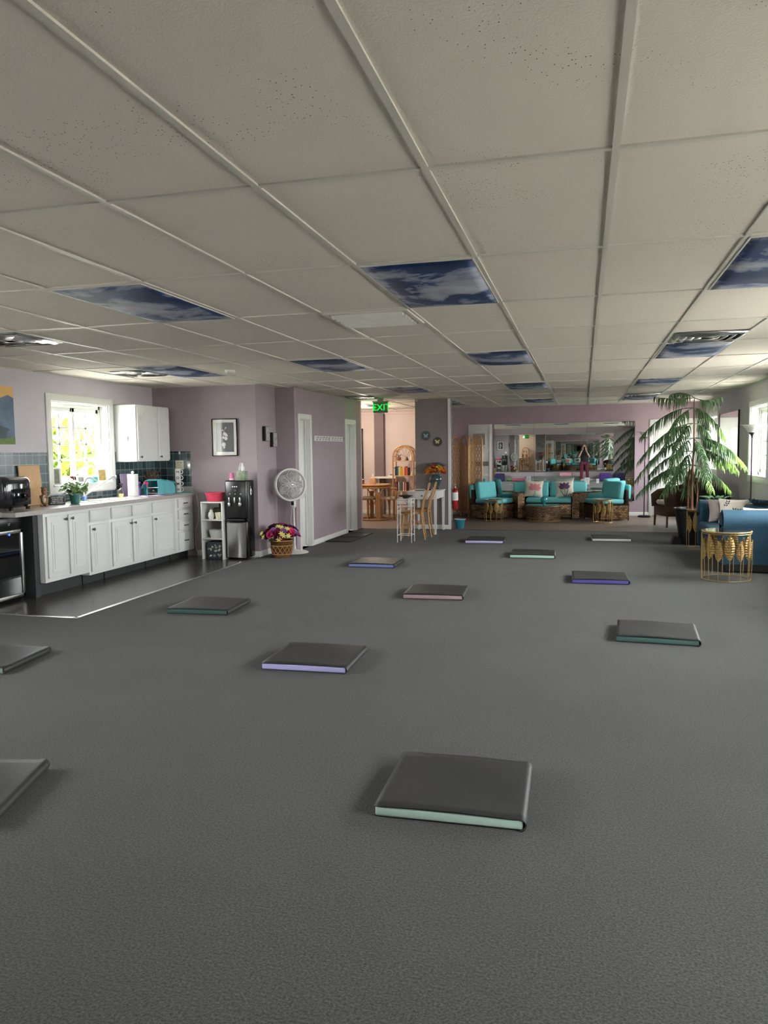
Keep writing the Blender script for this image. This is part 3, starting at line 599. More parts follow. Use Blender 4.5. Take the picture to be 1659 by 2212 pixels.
t = thing('groundhog_figurine', 'standing brown groundhog figurine between air fryer and black sign', 'figurine', (-5.75, 7.22, CT), .5)
FUR = M('brown_painted_resin', '#8d6f50', .7, vs=40, bump=.5, bs=90); mb = MB(); mb.ball((0, 0, .075), (.042, .038, .075)); mb.ball((0, 0, .165), (.032, .032, .045)); mb.ball((0, -.028, .155), (.015, .014, .014)); mb.build('body', FUR, t, sub=1)
mb = MB(); mb.ball((0, -.026, .08), (.022, .018, .045)); mb.build('belly', M('cream_resin', '#d9c6a4', .7), t)
for s in (-1, 1):
    mb = MB(); mb.ball((s*.024, 0, .2), (.01, .006, .012)); mb.build('ear', FUR, t); mb = MB(); mb.tube([(s*.04, 0, .11), (s*.035, -.035, .095), (s*.012, -.045, .1)], [.012, .01, .008]); mb.build('paw', FUR, t); mb = MB(); mb.ball((s*.025, -.03, .01), (.018, .03, .011)); mb.build('foot', FUR, t)
    mb = MB(); mb.ball((s*.012, -.03, .175), .004); mb.build('eye', BLACK, t)
t = thing('message_sign', 'black block sign with white capital lettering on the worktop', 'sign', (-5.78, 7.46, CT), pi/2-.62); mb = MB(); mb.box(-.085, -.02, 0, .085, .02, .09, .003); mb.build('block', MATBLACK, t)
for i, s in enumerate(['YOUR MOTHER', 'DOESNT LIVE', 'HERE PICK UP', 'AFTER YOURSELF']): text('lettering', s, .019, PAPER, t, (0, -.021, .076-.02*i), (pi/2, 0, 0), .0005)
def pot_plant(): pass
t = thing('potted_geranium', 'potted geranium with one red bloom in a green pot by the sink', 'plant', (-5.66, 7.62, CT))
mb = MB(); mb.lathe([(0, 0), (.045, 0), (.062, .1), (.068, .1), (.068, .12), (.058, .12), (.052, .1), (0, .095)], 20); mb.build('pot', M('teal_plastic_pot', '#2f6f66', .4), t)
mb = MB(); rr = random.Random(3)
for i in range(70):
    a = rr.uniform(0, 2*pi); q = rr.uniform(.03, .15); z = .14+rr.uniform(0, .11)-(q*.2)
    c = Vector((q*cos(a), q*sin(a), z)); n = 9; e = Euler((rr.uniform(-.8, .8), rr.uniform(-.8, .8), rr.uniform(0, 6))).to_matrix(); s = rr.uniform(.02, .036)
    mb.mesh([c]+[c+e @ Vector((s*cos(2*pi*k/n)*(1+.12*(k % 2)), s*sin(2*pi*k/n), .006*(k % 2))) for k in range(n)], [(0, k+1, (k+1) % n+1) for k in range(n)])
mb.build('leaves', M('geranium_leaf', '#8fae6c', .5, col2='#4a7040', vs=14), t, smooth=0); mb = MB()
for i in range(16): a = i*.4; mb.tube(bez((0, 0, .09), (.03*cos(a), .03*sin(a), .15), (.09*cos(a), .09*sin(a), .17), 4), .002, 5)
mb.tube([(0, 0, .1), (-.01, -.02, .25), (0, -.03, .3)], .0025, 5); mb.build('stem', GREEN, t); mb = MB()
for i in range(9): mb.ball((rr.uniform(-.015, .015), -.03+rr.uniform(-.015, .015), .3+rr.uniform(-.01, .015)), (.011, .011, .007), 8, 6)
mb.build('red_bloom', M('red_petal', '#c02030', .6), t)
t = thing('soap_tub', 'small tub of green liquid beside the geranium', 'tub', (-5.8, 7.86, CT)); mb = MB(); mb.lathe([(0, 0), (.034, 0), (.036, .07), (.033, .07), (.031, .004), (0, .004)], 18); mb.build('cup', CLEAR, t); mb = MB(); mb.lathe([(0, .005), (.03, .005), (.031, .045), (0, .045)], 18); mb.build('green_liquid', M('green_soap', '#5a9a4a', .2), t)
t = thing('sponge_cup', 'clear cup holding a blue scrubber next to the faucet', 'cup', (-5.8, 7.98, CT)); mb = MB(); mb.lathe([(0, 0), (.03, 0), (.042, .075), (.04, .075), (.028, .004), (0, .004)], 18); mb.build('cup', CLEAR, t); mb = MB(); mb.box(-.022, -.022, .006, .022, .022, .065, .008); mb.build('scrubber', M('blue_sponge', '#4a7fd0', .8, bump=.5), t)
t = thing('soap_bottle', 'clear hand soap pump bottle with yellow soap behind the spray head', 'bottle', (-5.78, 8.72, CT)); mb = MB(); mb.lathe([(0, 0), (.032, 0), (.034, .1), (.012, .125), (.012, .14)], 18); mb.build('bottle', CLEAR, t); mb = MB(); mb.lathe([(0, .003), (.03, .003), (.03, .05), (0, .05)], 18); mb.build('yellow_soap', M('yellow_soap', '#d8d070', .2), t)
mb = MB(); mb.lathe([(.014, .135), (.014, .155), (.005, .16), (.005, .175)], 12); mb.box(-.02, -.008, .172, .03, .008, .183, .003); mb.build('pump', MATBLACK, t)
t = thing('paper_towel_holder', 'tall white roll of paper towels on a stand beside the window', 'paper towels', (-5.74, 8.93, CT)); mb = MB(); mb.lathe([(0, 0), (.08, 0), (.08, .01), (0, .012)], 24); mb.lathe([(.009, .01), (.009, .31)], 10); mb.lathe([(0, .305), (.018, .31), (.02, .325), (0, .34)], 14); mb.build('stand', WHITE, t)
mb = MB(); mb.lathe([(.02, .015), (.068, .015), (.068, .295), (.02, .295)], 28); mb.build('roll', M('paper_towel', '#e9e9e4', .9, bump=.3, bs=90), t); mb = MB(); mb.tube([(.085, -.02, .01), (.085, -.02, .12)], .003); mb.build('tear_bar', STEEL, t)
def spray(label, loc, c1, c2, rz):
    t = thing('spray_bottle', label, 'bottle', loc, rz, 'spray bottles by the paper towels'); mb = MB(); mb.lathe([(0, 0), (.036, 0), (.038, .08), (.03, .115), (.014, .14), (.014, .155)], 18, sx=1, sy=.7); mb.build('bottle', M('tinted_plastic_'+c1[1:], c1, .25), t)
    mb = MB(); mb.box(-.035, -.012, .155, .05, .012, .19, .006); mb.box(.045, -.007, .17, .062, .007, .186, .003); mb.tube([(.03, 0, .155), (.045, 0, .13), (.04, 0, .11)], .006); mb.build('trigger', M('trigger_plastic_'+c2[1:], c2, .35), t)
spray('purple spray bottle right of the paper towels', (-5.76, 9.08, CT), '#7a5aa0', '#4a3480', -.4)
spray('teal spray bottle with a pink trigger head', (-5.66, 9.1, CT), '#157a80', '#e8407a', -.5)
t = thing('lilac_tray', 'rounded lilac tray standing upright against the tiles', 'tray', (-5.92, 9.1, CT)); mb = MB(); mb.box(-.008, -.14, 0, .008, .14, .3, .007, seg=3); mb.box(.004, -.12, .02, .014, .12, .28, .005); mb.build('tray', M('lilac_plastic', '#a594b4', .4), t, rot=(0, -.12, 0))
t = thing('storage_basket', 'small white and mauve container behind the teal spray bottle', 'container', (-5.86, 9.19, CT)); mb = MB(); mb.lathe([(0, 0), (.04, 0), (.055, .12), (.05, .12), (.036, .006), (0, .006)], 4); mb.build('tub', M('mauve_print', '#b9a8b8', .6, vs=40, var=.25), t, rot=(0, 0, .8)); mb = MB(); mb.box(-.045, -.045, .118, .045, .045, .128, .003); mb.build('lid', WHITE, t)
# dish rack under a draped aqua towel
t = thing('dish_rack', 'dark wire dish rack hidden under the draped aqua towel', 'dish rack', (-5.7, 9.44, CT)); mb = MB()
for i in range(9): y = -.17+.34*i/8; mb.tube([(-.12, y, .02), (-.12, y, .15), ], .003, 6); mb.tube([(-.12, y, .02), (.12, y, .02), (.12, y, .1)], .003, 6)
for z in (.02, .1): mb.tube([(-.12, -.17, z), (.12, -.17, z), (.12, .17, z), (-.12, .17, z)], .004, 6, closed=True)
mb.build('wire_frame', STEEL, t); mb = MB()
for i in range(4): mb.lathe([(0, 0), (.1, .012), (.1, .016), (0, .004)], 20, (0, 0, 0))
AQUA = M('aqua_terry_towel', '#6cbcc4', .9, bump=.5, bs=180, var=.05)
def drape(u, v):
    y = -.2+.44*u; s = v*.62; top = .2-.06*max(0, u-.6)/.4; 
    if s < .12: x, z = -.06-.08*(1-s/.12), top-.12+s
    elif s < .38: x, z = -.06+(s-.12), top+.012*sin(u*9)
    else: x, z = .14+.03*sin(u*7)*((s-.38)/.24), top-(s-.38)*(1 if u < .8 else .75)
    z = max(z, .006); return (x*.95-.01, y+.012*sin(s*17), z)
mb = MB(); mb.grid(drape, 26, 26); tag(mb.build('draped_towel', AQUA, None, (-5.68, 9.42, CT), solid=.006), 'aqua towel draped over the dish rack', 'towel')
mb = MB(); mb.grid(lambda u, v: (-.13+.26*u, -.2+.4*v, .006+.003*sin(u*9+v*5)), 12, 14); tag(mb.build('mint_towel', M('mint_towel', '#86c4bc', .9, bump=.4, bs=180), None, (-5.5, 9.66, CT), solid=.006), 'mint towel lying flat at the right end of the worktop', 'towel')
mb = MB(); mb.grid(lambda u, v: (-.1+.2*u, -.28+.56*v, .008+.006*sin(u*9+v*7)), 12, 18); tag(mb.build('lilac_cloth', M('lilac_cloth', '#b8a9c4', .9, bump=.4, bs=180), None, (-5.5, 9.08, CT), solid=.006), 'crumpled lilac cloth along the front edge of the worktop', 'cloth')
# dried flowers, mugs
t = thing('dried_flowers', 'dried brown flowers in a glass behind the aqua towel', 'flowers', (-5.88, 9.62, CT)); mb = MB(); mb.lathe([(0, 0), (.035, 0), (.04, .15), (.036, .15), (.032, .006), (0, .006)], 16); mb.build('vase', CLEAR, t); mb = MB(); rr = random.Random(9)
for i in range(60):
    a = rr.uniform(0, 6.28); q = rr.uniform(.02, .13); p = (q*cos(a), q*sin(a), .3+rr.uniform(-.06, .07)-q*.3); mb.tube([(0, 0, .05), (p[0]*.4, p[1]*.4, .18), p], .0012, 4); mb.ball(p, rr.uniform(.006, .012), 6, 4, mi=1)
mb.build('dried_sprigs', [BARK, M('dried_petal', '#7a5c4c', .9, var=.3)], t)
for i, s in enumerate('HOME'[::-1]):
    mug(f'white monogram mug in the stack by the corner, {["bottom", "second from the bottom", "third from the bottom", "topmost"][i]}', (-5.55, 9.76, CT+.004+i*.083), letter='H' if s in 'HE' else s, rz=.45, group='stacked monogram mugs')
mug('clear grey glass mug beside the monogram stack', (-5.66, 9.68, CT+.002), '#9a9590', rz=-.3)
t = thing('hanging_plaque', 'cream hanging plaque on a white hook over the tiles', 'sign', (-5.585, 9.883, 1.305)); mb = MB(); mb.box(-.065, -.006, -.065, .065, 0, .065, .003); pl = mb.build('plaque', M('cream_plaque', '#d8d2b4', .6), t)
for i, s in enumerate(['B * B', 'this is us', 'our home']): text('lettering', s, .032 if i == 0 else .02, M('brown_ink', '#5a5648', .7), pl, (0, -.0065, .03-.032*i), (pi/2, 0, 0), .0005)
mb = MB(); mb.tube([(-.05, -.003, .06), (0, -.006, .16), (.05, -.003, .06)], .002, 6); mb.build('string', PEWTER, t); mb = MB(); mb.ball((0, 0, .17), (.014, .008, .025)); mb.build('hook', WHITE, t)
t = thing('outlet', 'steel outlet plate at the right end of the tiles', 'outlet', (-5.45, 9.887, 1.3)); mb = MB(); mb.box(-.035, -.004, -.058, .035, 0, .058, .002); mb.build('plate', STEEL, t); mb = MB()
for z in (-.022, .022): mb.box(-.014, -.007, z-.014, .014, -.003, z+.014, .003)
mb.build('socket', PAPER, t)
mb = MB(); mb.tube([(-5.4, 9.84, .93), (-5.33, 9.86, .9), (-5.3, 9.87, .7), (-5.31, 9.875, .5), (-5.36, 9.86, .38), (-5.37, 9.87, .15), (-5.33, 9.86, .02), (-5.18, 9.87, .006)], .004, 6)
tag(mb.build('power_cord', WHITE), 'white power cord hanging down beside the four drawer cabinet', 'cord')
# pictures on the window sill
def photo_frame(label, loc, rz, w, h, c): 
    t = thing('photo_frame', label, 'picture frame', loc, rz, 'small frames on the kitchen window sill'); mb = MB(); mb.box(-w/2, -.008, 0, w/2, .008, h, .003); mb.build('frame', PAPER, t, rot=(-.12, 0, 0)); mb = MB(); mb.box(-w/2+.018, -.0095, .018, w/2-.018, -.007, h-.018); mb.build('picture', M('photo_'+c[1:], c, .4, var=.35, vs=25), t, rot=(-.12, 0, 0))
photo_frame('small cream framed picture of a yellow figure on the sill by the faucet', (XL+.02, 8.62, 1.12), pi/2-.3, .14, .17, '#c8a860')
photo_frame('tall narrow picture frame at the left end of the kitchen sill', (XL+.03, 7.72, 1.12), .7, .1, .2, '#9aa08c')
photo_frame('small grey printed block in the middle of the kitchen sill', (XL+.02, 8.18, 1.12), pi/2-.3, .11, .09, '#a0a09c')
t = thing('aqua_sponge', 'aqua sponge on the kitchen sill behind the faucet', 'sponge', (XL+.02, 8.44, 1.12)); mb = MB(); mb.box(-.03, -.05, 0, .03, .05, .07, .01); mb.build('sponge', M('aqua_foam', '#4fb8b0', .9, bump=.6, bs=90), t)
# poster
t = thing('poster', 'blue landscape poster with an orange sky on the wall left of the kitchen window', 'poster', (XL+.004, 6.82, 1.9)); mb = MB(); mb.box(0, -.28, -.31, .006, .28, .31); mb.build('print_sheet', M('blue_poster_print', '#7d93a8', .5, col2='#2f4258', vs=5), t)
mb = MB(); mb.prism([(-.28, .16), (-.1, .2), (.05, .17), (.2, .22), (.28, .19), (.28, .31), (-.28, .31)], .006, .0075, 'x'); mb.build('printed_sky', M('orange_sky_print', '#e0b26a', .5), t)
mb = MB(); mb.prism([(-.2, -.17), (.0, -.09), (.21, -.15), (.17, -.17), (.13, -.27), (-.1, -.27)], .006, .0078, 'x'); mb.build('printed_hut', M('hut_print', '#4a5a60', .5), t); mb = MB(); mb.prism([(-.28, -.31), (.28, -.31), (.28, -.23), (.1, -.25), (-.28, -.22)], .006, .0079, 'x'); mb.build('printed_grass', M('grass_print', '#6d8c4a', .5, var=.3, vs=30), t)
# ================================================================== CLOSET WALL AND HALL WALL
t = thing('framed_picture', 'framed black and white orchid print on the mauve wall above the water dispenser', 'picture', (-4.872, 9.892, 1.685))
w, h = .195, .262
mb = MB()
for b in ((-w, -h, -w+.014, h), (w-.014, -h, w, h), (-w, -h, w, -h+.014), (-w, h-.014, w, h)): mb.box(b[0], -.022, b[1], b[2], .004, b[3], .003)
mb.build('frame', BLACK, t); mb = MB(); mb.box(-w+.014, -.008, -h+.014, w-.014, 0, h-.014); mb.build('mat_board', M('ivory_mat', '#e4e2d8', .6, var=.02), t)
mb = MB(); mb.box(-w+.065, -.0095, -h+.06, w-.055, -.007, h-.055); pr = mb.build('print', M('charcoal_print', '#3e3f41', .5, var=.15, vs=6), t)
mb = MB()
for x, z, r in ((.0, .05, .024), (.022, .035, .022), (-.02, .0, .02), (.02, -.015, .026), (.045, .02, .008), (-.03, .1, .012), (.02, .135, .011), (-.015, -.1, .03), (-.01, -.14, .016)): mb.lathe([(0, 0), (r, 0), (r*.9, .001), (0, .0012)], 14, (x, 0, 0)) if 0 else mb.ball((x, -.0098, z), (r, .0012, r), 14, 8)
mb.tube([(-.02, -.0098, -.15), (-.03, -.0098, -.02), (-.01, -.0098, .08), (.02, -.0098, .135)], .0025, 5); mb.build('printed_orchid', PAPER, pr)
mb = MB(); mb.box(-w+.014, -.0125, -h+.014, w-.014, -.0115, h-.014); mb.build('glazing', CLEAR, t, smooth=0)
for i, (px, py, l) in enumerate([(574, 937, 'left one of two small black and white hangings on the closet side wall'), (590, 950, 'right, lower one of two small black and white hangings on the closet side wall')]):
    p = atX(px, py, -4.385); t = thing('wall_hanging', l, 'picture', p, pi/2, 'two small wall hangings')
    mb = MB(); mb.box(-.09, -.025, -.105, .09, .01, .105, .003); mb.build('block', MATBLACK, t); mb = MB(); mb.box(-.05, -.027, -.1, .086, -.024, .1); f = mb.build('printed_face', M('black_white_marbling', '#d2cfcc', .5, col2='#1c1a1a', vs=26), t)
# white shelf unit
SX, SY = -4.955, 9.72
t = thing('shelf_unit', 'narrow white open shelf unit standing beside the black water dispenser', 'shelf', (SX, SY, 0))
for s in (-1, 1): mb = MB(); mb.box(s*.155-.008, -.14, 0, s*.155+.008, .14, .8, .001); mb.build('side_panel', WHITE, t)
for z in (.285, .545, .79): mb = MB(); mb.box(-.147, -.14, z-.008, .147, .14, z+.008, .001); mb.build('shelf_board', WHITE, t)
mb = MB(); mb.box(-.147, .13, .55, -.02, .14, .785); mb.build('back_strip', WHITE, t)
t = thing('pink_tub', 'pink red plastic tub on top of the white shelf unit', 'tub', (SX-.01, SY, .799)); mb = MB(); mb.lathe([(0, 0), (.1, 0), (.13, .115), (.138, .118), (.138, .124), (.122, .122), (.094, .006), (0, .006)], 32, sx=1.05, sy=.9); mb.build('tub', M('raspberry_plastic', '#d8445e', .45), t)
t = thing('ceramic_jar', 'white owl shaped ceramic jar on the upper shelf of the white unit', 'jar', (SX-.045, SY-.06, .554)); mb = MB(); mb.lathe([(0, 0), (.03, 0), (.045, .04), (.04, .085), (.022, .105), (.024, .12), (0, .13)], 18); mb.build('jar', ENA, t); mb = MB(); mb.tube(arc((0, 0, .125), .012, 0, pi, 8), .004); mb.build('lid_loop', ENA, t)
t = thing('planter', 'cream square pot on the upper shelf of the white unit', 'pot', (SX+.075, SY-.06, .554)); mb = MB(); mb.lathe([(0, 0), (.045, 0), (.06, .095), (.054, .095), (.04, .006), (0, .006)], 4); mb.build('pot', M('cream_ceramic', '#dcd9b8', .35), t, rot=(0, 0, .785))
t = thing('moss_basket', 'dark mossy basket at the back of the upper shelf of the white unit', 'basket', (SX+.03, SY+.07, .554)); mb = MB(); mb.box(-.1, -.04, 0, .09, .04, .15, .02); mb.build('basket', M('moss_weave', '#4f5638', .9, var=.4, vs=30, bump=.8, bs=60), t)
t = thing('white_tub', 'oval white tub with handles on the middle shelf of the white unit', 'tub', (SX+.01, SY-.03, .294)); mb = MB(); mb.lathe([(0, 0), (.075, 0), (.1, .105), (.107, .108), (.107, .113), (.094, .111), (.07, .005), (0, .005)], 28, sx=1.1, sy=.8); mb.build('tub', M('enamel_white', '#dfe2e0', .25), t)
for s in (-1, 1): mb = MB(); mb.tube([(s*.112, -.02, .1), (s*.125, -.02, .08), (s*.125, .02, .08), (s*.112, .02, .1)], .003, 6); mb.build('handle', STEEL, t)
t = thing('floral_box', 'dark grey box with a white scroll pattern on the bottom of the white unit', 'box', (SX+.01, SY-.02, 0)); mb = MB(); mb.box(-.11, -.09, 0, .12, .1, .24, .006); b = mb.build('box', M('slate_card', '#3b444a', .6), t); mb = MB(); rr = random.Random(4)
for i in range(22):
    x, z, r0 = rr.uniform(-.09, .1), rr.uniform(.03, .21), rr.uniform(.01, .022)
    mb.tube([(x+r0*(1-k/14)*cos(k*.8), -.0915, z+r0*(1-k/14)*sin(k*.8)) for k in range(11)], .0022, 4)
mb.build('scroll_print', PAPER, b)
# water dispenser
t = thing('water_dispenser', 'tall black water dispenser with a steel lower door against the mauve wall', 'water dispenser', (-4.61, 9.7, 0))
mb = MB(); mb.box(-.16, -.02, .02, .16, .19, 1.09, .02, seg=3); mb.box(-.16, -.07, .56, .16, 0, 1.09, .02, seg=3); mb.box(-.16, -.07, .02, .16, 0, .53, .015, seg=3); mb.build('body', BLACK, t)
mb = MB(); mb.prism([(x, -.075-.02*cos(x/.14*pi/2)) for x in [-.14+.28*i/12 for i in range(13)]]+[(.14, -.06), (-.14, -.06)], .03, .505, 'z'); mb.build('steel_door', M('mirror_brushed_steel', '#b5b4b0', .2, 1, var=.05, vs=3), t)
mb = MB(); mb.box(-.13, -.1, .535, .13, -.06, .56, .008); mb.build('drip_tray', MATBLACK, t)
for i, x in enumerate((-.085, -.005, .075)):
    mb = MB(); mb.box(x-.011, -.1, .78, x+.011, -.068, .86, .006); 
    if i != 1: mb.box(x-.02, -.105, .735, x+.02, -.07, .785, .006)
    mb.build('tap', STEEL, t); mb = MB(); mb.ball((x, -.071, .905), (.007, .004, .007), 10, 6); mb.build('indicator', M('pale_indicator', '#e8e8e8', .3, var=0), t)
for x, z in ((-.04, .965), (-.01, .965), (.02, .965)): mb = MB(); mb.ball((x, -.071, z+.04), (.006, .003, .004), 8, 6); mb.build('display_light', M('white_led', '#ffffff', .4, emit=.6, var=0), t)
text('lettering', 'O', .04, M('grey_logo', '#70706e', .4), t, (-.01, -.0712, .955), (pi/2, 0, 0), .0006)
t = thing('oval_tag', 'small white oval tag hanging on the right side of the water dispenser', 'tag', (-4.44, 9.76, .93)); mb = MB(); mb.ball((0, 0, 0), (.003, .032, .045), 16, 10); mb.build('tag', ENA, t); mb = MB(); mb.ball((.002, 0, -.004), (.0035, .018, .02), 12, 8); mb.build('printed_face', M('grey_print', '#5a5a5a', .5), t); mb = MB(); mb.tube([(0, 0, .04), (0, -.012, .08)], .003); mb.build('clip', PAPER, t)
t = thing('paper_cups', 'stack of pink paper cups on the water dispenser', 'cups', (-4.68, 9.68, 1.091)); mb = MB(); mb.lathe([(0, 0), (.035, 0), (.027, .1), (0, .1)], 20); mb.build('cup', M('pink_cup', '#d8759c', .5), t)
for z in (.008, .018): mb = MB(); mb.lathe([(.0355, z), (.038, z+.002), (.0355, z+.008)], 20); mb.build('cup_rim', PAPER, t)
t = thing('tissue_box', 'leaf patterned tissue box with a white tissue on the water dispenser', 'tissue box', (-4.535, 9.7, 1.091)); mb = MB(); mb.box(-.058, -.055, 0, .058, .055, .125, .003); mb.build('box', M('leaf_print', '#9db08a', .5, col2='#182818', vs=22), t); mb = MB(); mb.grid(lambda u, v: ((-.035+.07*u)*(1+.3*sin(v*5)), -.01+.03*sin(u*6)*(1-v*.5), .12+.11*v+.012*sin(u*9)), 10, 8); mb.build('tissue', PAPER, t, solid=.001)
# flower basket
bp = Vector((-4.06, 9.97, 0))
t = thing('flower_basket', 'woven basket of pink, purple and yellow flowers on the carpet beside the fan', 'flowers', bp-Vector((.03, 0, 0)))
BSK = weave_mat('warm_basket_weave', '#a8753c', '#7c4f25', '#2e1a0c', .03, .014, .55, 0)
mb = MB(); mb.lathe([(0, 0), (.125, 0), (.13, .02), (.155, .22), (.168, .235), (.168, .25), (.15, .25), (.12, .02), (0, .02)], 36); bk = mb.build('basket', BSK, t)
mb = MB()
for z, r0 in ((.05, .14), (.17, .155), (.24, .17)): mb.tube(arc((0, 0, z), r0, 0, 2*pi*.98, 40, 'xy'), .006, 6, closed=True)
for i in range(14):
    a = i*2*pi/14; 
    for d in (-1, 1): mb.tube([((.138+.02*k/4)*cos(a+d*.22*(k/4-.5)*2), (.138+.02*k/4)*sin(a+d*.22*(k/4-.5)*2), .06+.1*k/4) for k in range(5)], .004, 5)
mb.build('woven_band', RATTAN, bk)
rr = random.Random(12)
FC = [('#9a2458', 'magenta_petal'), ('#d83a70', 'pink_petal'), ('#5a1540', 'wine_petal'), ('#9a6ab0', 'violet_petal'), ('#4a1238', 'plum_petal')]
def bloom(parent, c, r, m, name='bloom', petals=7, cup=.5, wf=.5):
    mb = MB(); n = Vector(c)-Vector((0, 0, .18)); n.normalize(); q = n.to_track_quat('Z', 'Y').to_matrix(); C0 = Vector(c)
    for ring in range(2):
        for k in range(petals):
            a = 2*pi*k/petals+ring*.4; rr0 = r*(1-.35*ring); w = rr0*wf
            P = lambda u, v, h: C0+q @ Vector((u*cos(a)-v*sin(a), u*sin(a)+v*cos(a), h))
            mb.mesh([P(0, 0, 0), P(rr0*.55, -w, rr0*cup*.5+.004*ring), P(rr0, -w*.35, rr0*cup), P(rr0*1.02, w*.35, rr0*cup*.9), P(rr0*.55, w, rr0*cup*.5+.004*ring)], [(0, 1, 2), (0, 2, 3), (0, 3, 4)])
    return mb.build(name, m, parent, smooth=60)
for i in range(46):
    a = i*2.4; q = .235*((i+.5)/46)**.5; z = .26+.2*(1-(q/.24)**2)**.5*rr.uniform(.8, 1.05)
    c = (q*1.05*cos(a), q*sin(a), z); k = FC[rr.choice([0, 1, 2, 2, 0, 3, 4, 4])]; rose(t, c, rr.uniform(.034, .048), M(k[1], k[0], .7, var=.2, vs=30), 'bloom')
for x, y, z, r0, k in ((-.06, -.21, .34, .06, 1), (.19, -.13, .37, .055, 1), (-.12, -.18, .31, .05, 0), (.12, -.19, .39, .042, 3), (-.03, -.2, .4, .035, 3), (.03, -.2, .3, .045, 2)): rose(t, (x, y, z), r0, M(FC[k][1], FC[k][0], .7, var=.2, vs=30), 'bloom')
for x, z in ((-.19, .36), (-.17, .31), (.02, .45), (.07, .44), (.13, .33), (.2, .33), (.06, .28), (.16, .42), (.1, .36)):
    bloom(t, (x, -.17-.07*(z < .4), z), .042, M('yellow_petal', '#d8d070', .6), 'yellow_bloom', 6, .1, .2)
mb = MB()
for i in range(40): a = rr.uniform(0, 6.28); q = rr.uniform(.1, .19); p = Vector((q*cos(a), q*sin(a), rr.uniform(.22, .36))); mb.mesh([p, p+Vector((.03*cos(a+.5), .03*sin(a+.5), .02)), p+Vector((.07*cos(a), .07*sin(a), -.01)), p+Vector((.03*cos(a-.5), .03*sin(a-.5), .02))], [(0, 1, 2, 3)])
mb.build('leaves', GREEN, t, smooth=0)
# pedestal fan
FY = 10.44; FAN = M('fan_ivory_plastic', '#d8d6d0', .4, var=.02)
t = thing('pedestal_fan', 'white pedestal fan with a petal pattern grille in front of the hall corner', 'fan', (-4.08, FY, 0))
mb = MB(); mb.lathe([(0, 0), (.2, 0), (.205, .008), (.19, .02), (.06, .035), (.03, .05), (.024, .06), (0, .06)], 40); mb.build('base', FAN, t)
mb = MB(); mb.tube([(0, 0, .05), (0, 0, .45), (0, 0, .46), (0, 0, .68)], [.016, .016, .012, .012], 14); mb.build('pole', FAN, t)
mb = MB(); mb.box(-.035, -.045, .66, .035, .03, .78, .02, seg=3); hd = mb.build('control_box', FAN, t); mb = MB(); mb.box(-.022, -.05, .7, .022, -.043, .77, .006); mb.build('control_panel', BLACK, hd)
HZ = 1.0; FR = .225
mt = Matrix.Rotation(.12, 4, 'Z') @ Matrix.Rotation(-.1, 4, 'X')
hr = (-.06, 0, .72)
mb = MB(); mb.tube([(FR*cos(a), 0, FR*sin(a)) for a in [2*pi*i/48 for i in range(48)]], .016, 10, closed=True); mb.tube([(FR*cos(a), .05, FR*sin(a)) for a in [2*pi*i/48 for i in range(48)]], .012, 8, closed=True); ring = mb.build('ring', FAN, t, (0, -.1, HZ), hr)
mb = MB(); q = lambda r0, a, d=0: (r0*cos(a), -.035-.03*(1-(r0/FR)**2)+d, r0*sin(a))
for i in range(64):
    a = 2*pi*i/64; mb.tube([q(.045, a), q(.13, a+.25), q(FR-.005, a+.42)], .0013, 4, cap=False)
for i in range(6):
    a0 = pi/2+i*pi/3
    for wd in (.36, .62):
        for sg in (-1, 1): mb.tube([q(.05+(.165-.03*(wd < .5))*k/10, a0+sg*wd*sin(pi*k/10)*(1-.35*k/10), -.002) for k in range(11)], .0026, 5)
for r0 in (.1, .16, .2): mb.tube([q(r0, 2*pi*i/40) for i in range(40)], .0012, 4, closed=True)
mb.build('front_grille', FAN, t, (0, -.1, HZ), hr)
mb = MB()
for i in range(40): a = 2*pi*i/40; mb.tube([(.05*cos(a), .1, .05*sin(a)), (.17*cos(a), .095, .17*sin(a)), (FR*cos(a), .05, FR*sin(a))], .0014, 4, cap=False)
mb.build('rear_grille', FAN, t, (0, -.1, HZ), hr)
mb = MB(); mb.tube([(.036*cos(a), -.07, .036*sin(a)) for a in [2*pi*i/24 for i in range(24)]], .008, 8, closed=True); mb.build('centre_badge_ring', FAN, t, (0, -.1, HZ), hr)
mb = MB(); mb.ball((0, -.06, 0), (.034, .014, .034)); mb.build('centre_badge', M('silver_badge', '#a8a9a6', .35, .5), t, (0, -.1, HZ), hr)
for k in range(5):
    mb = MB(); a0 = k*2*pi/5
    def bl(u, v, a0=a0): r0 = .03+.16*u; a = a0+(-.38+.76*v)*(.5+.5*sin(pi*u*.8+.4)); return (r0*cos(a), .02+.035*(v-.5), r0*sin(a))
    mb.grid(bl, 6, 5); mb.build('blade', M('translucent_grey_blade', '#a0a09c', .3), t, (0, -.1, HZ), hr, solid=.002)
mb = MB(); mb.tube([(0, .04, 0), (0, .12, 0)], [.05, .04], 18); mb.build('motor_housing', FAN, t, (0, -.1, HZ), hr)
mb = MB(); mb.tube(bez((-.02, .02, .7), (-.09, .05, .5), (-.06, .06, .35), 8)+bez((-.06, .06, .34), (-.04, .05, .2), (-.12, .1, .02), 6), .004, 6); mb.build('cord', FAN, t)
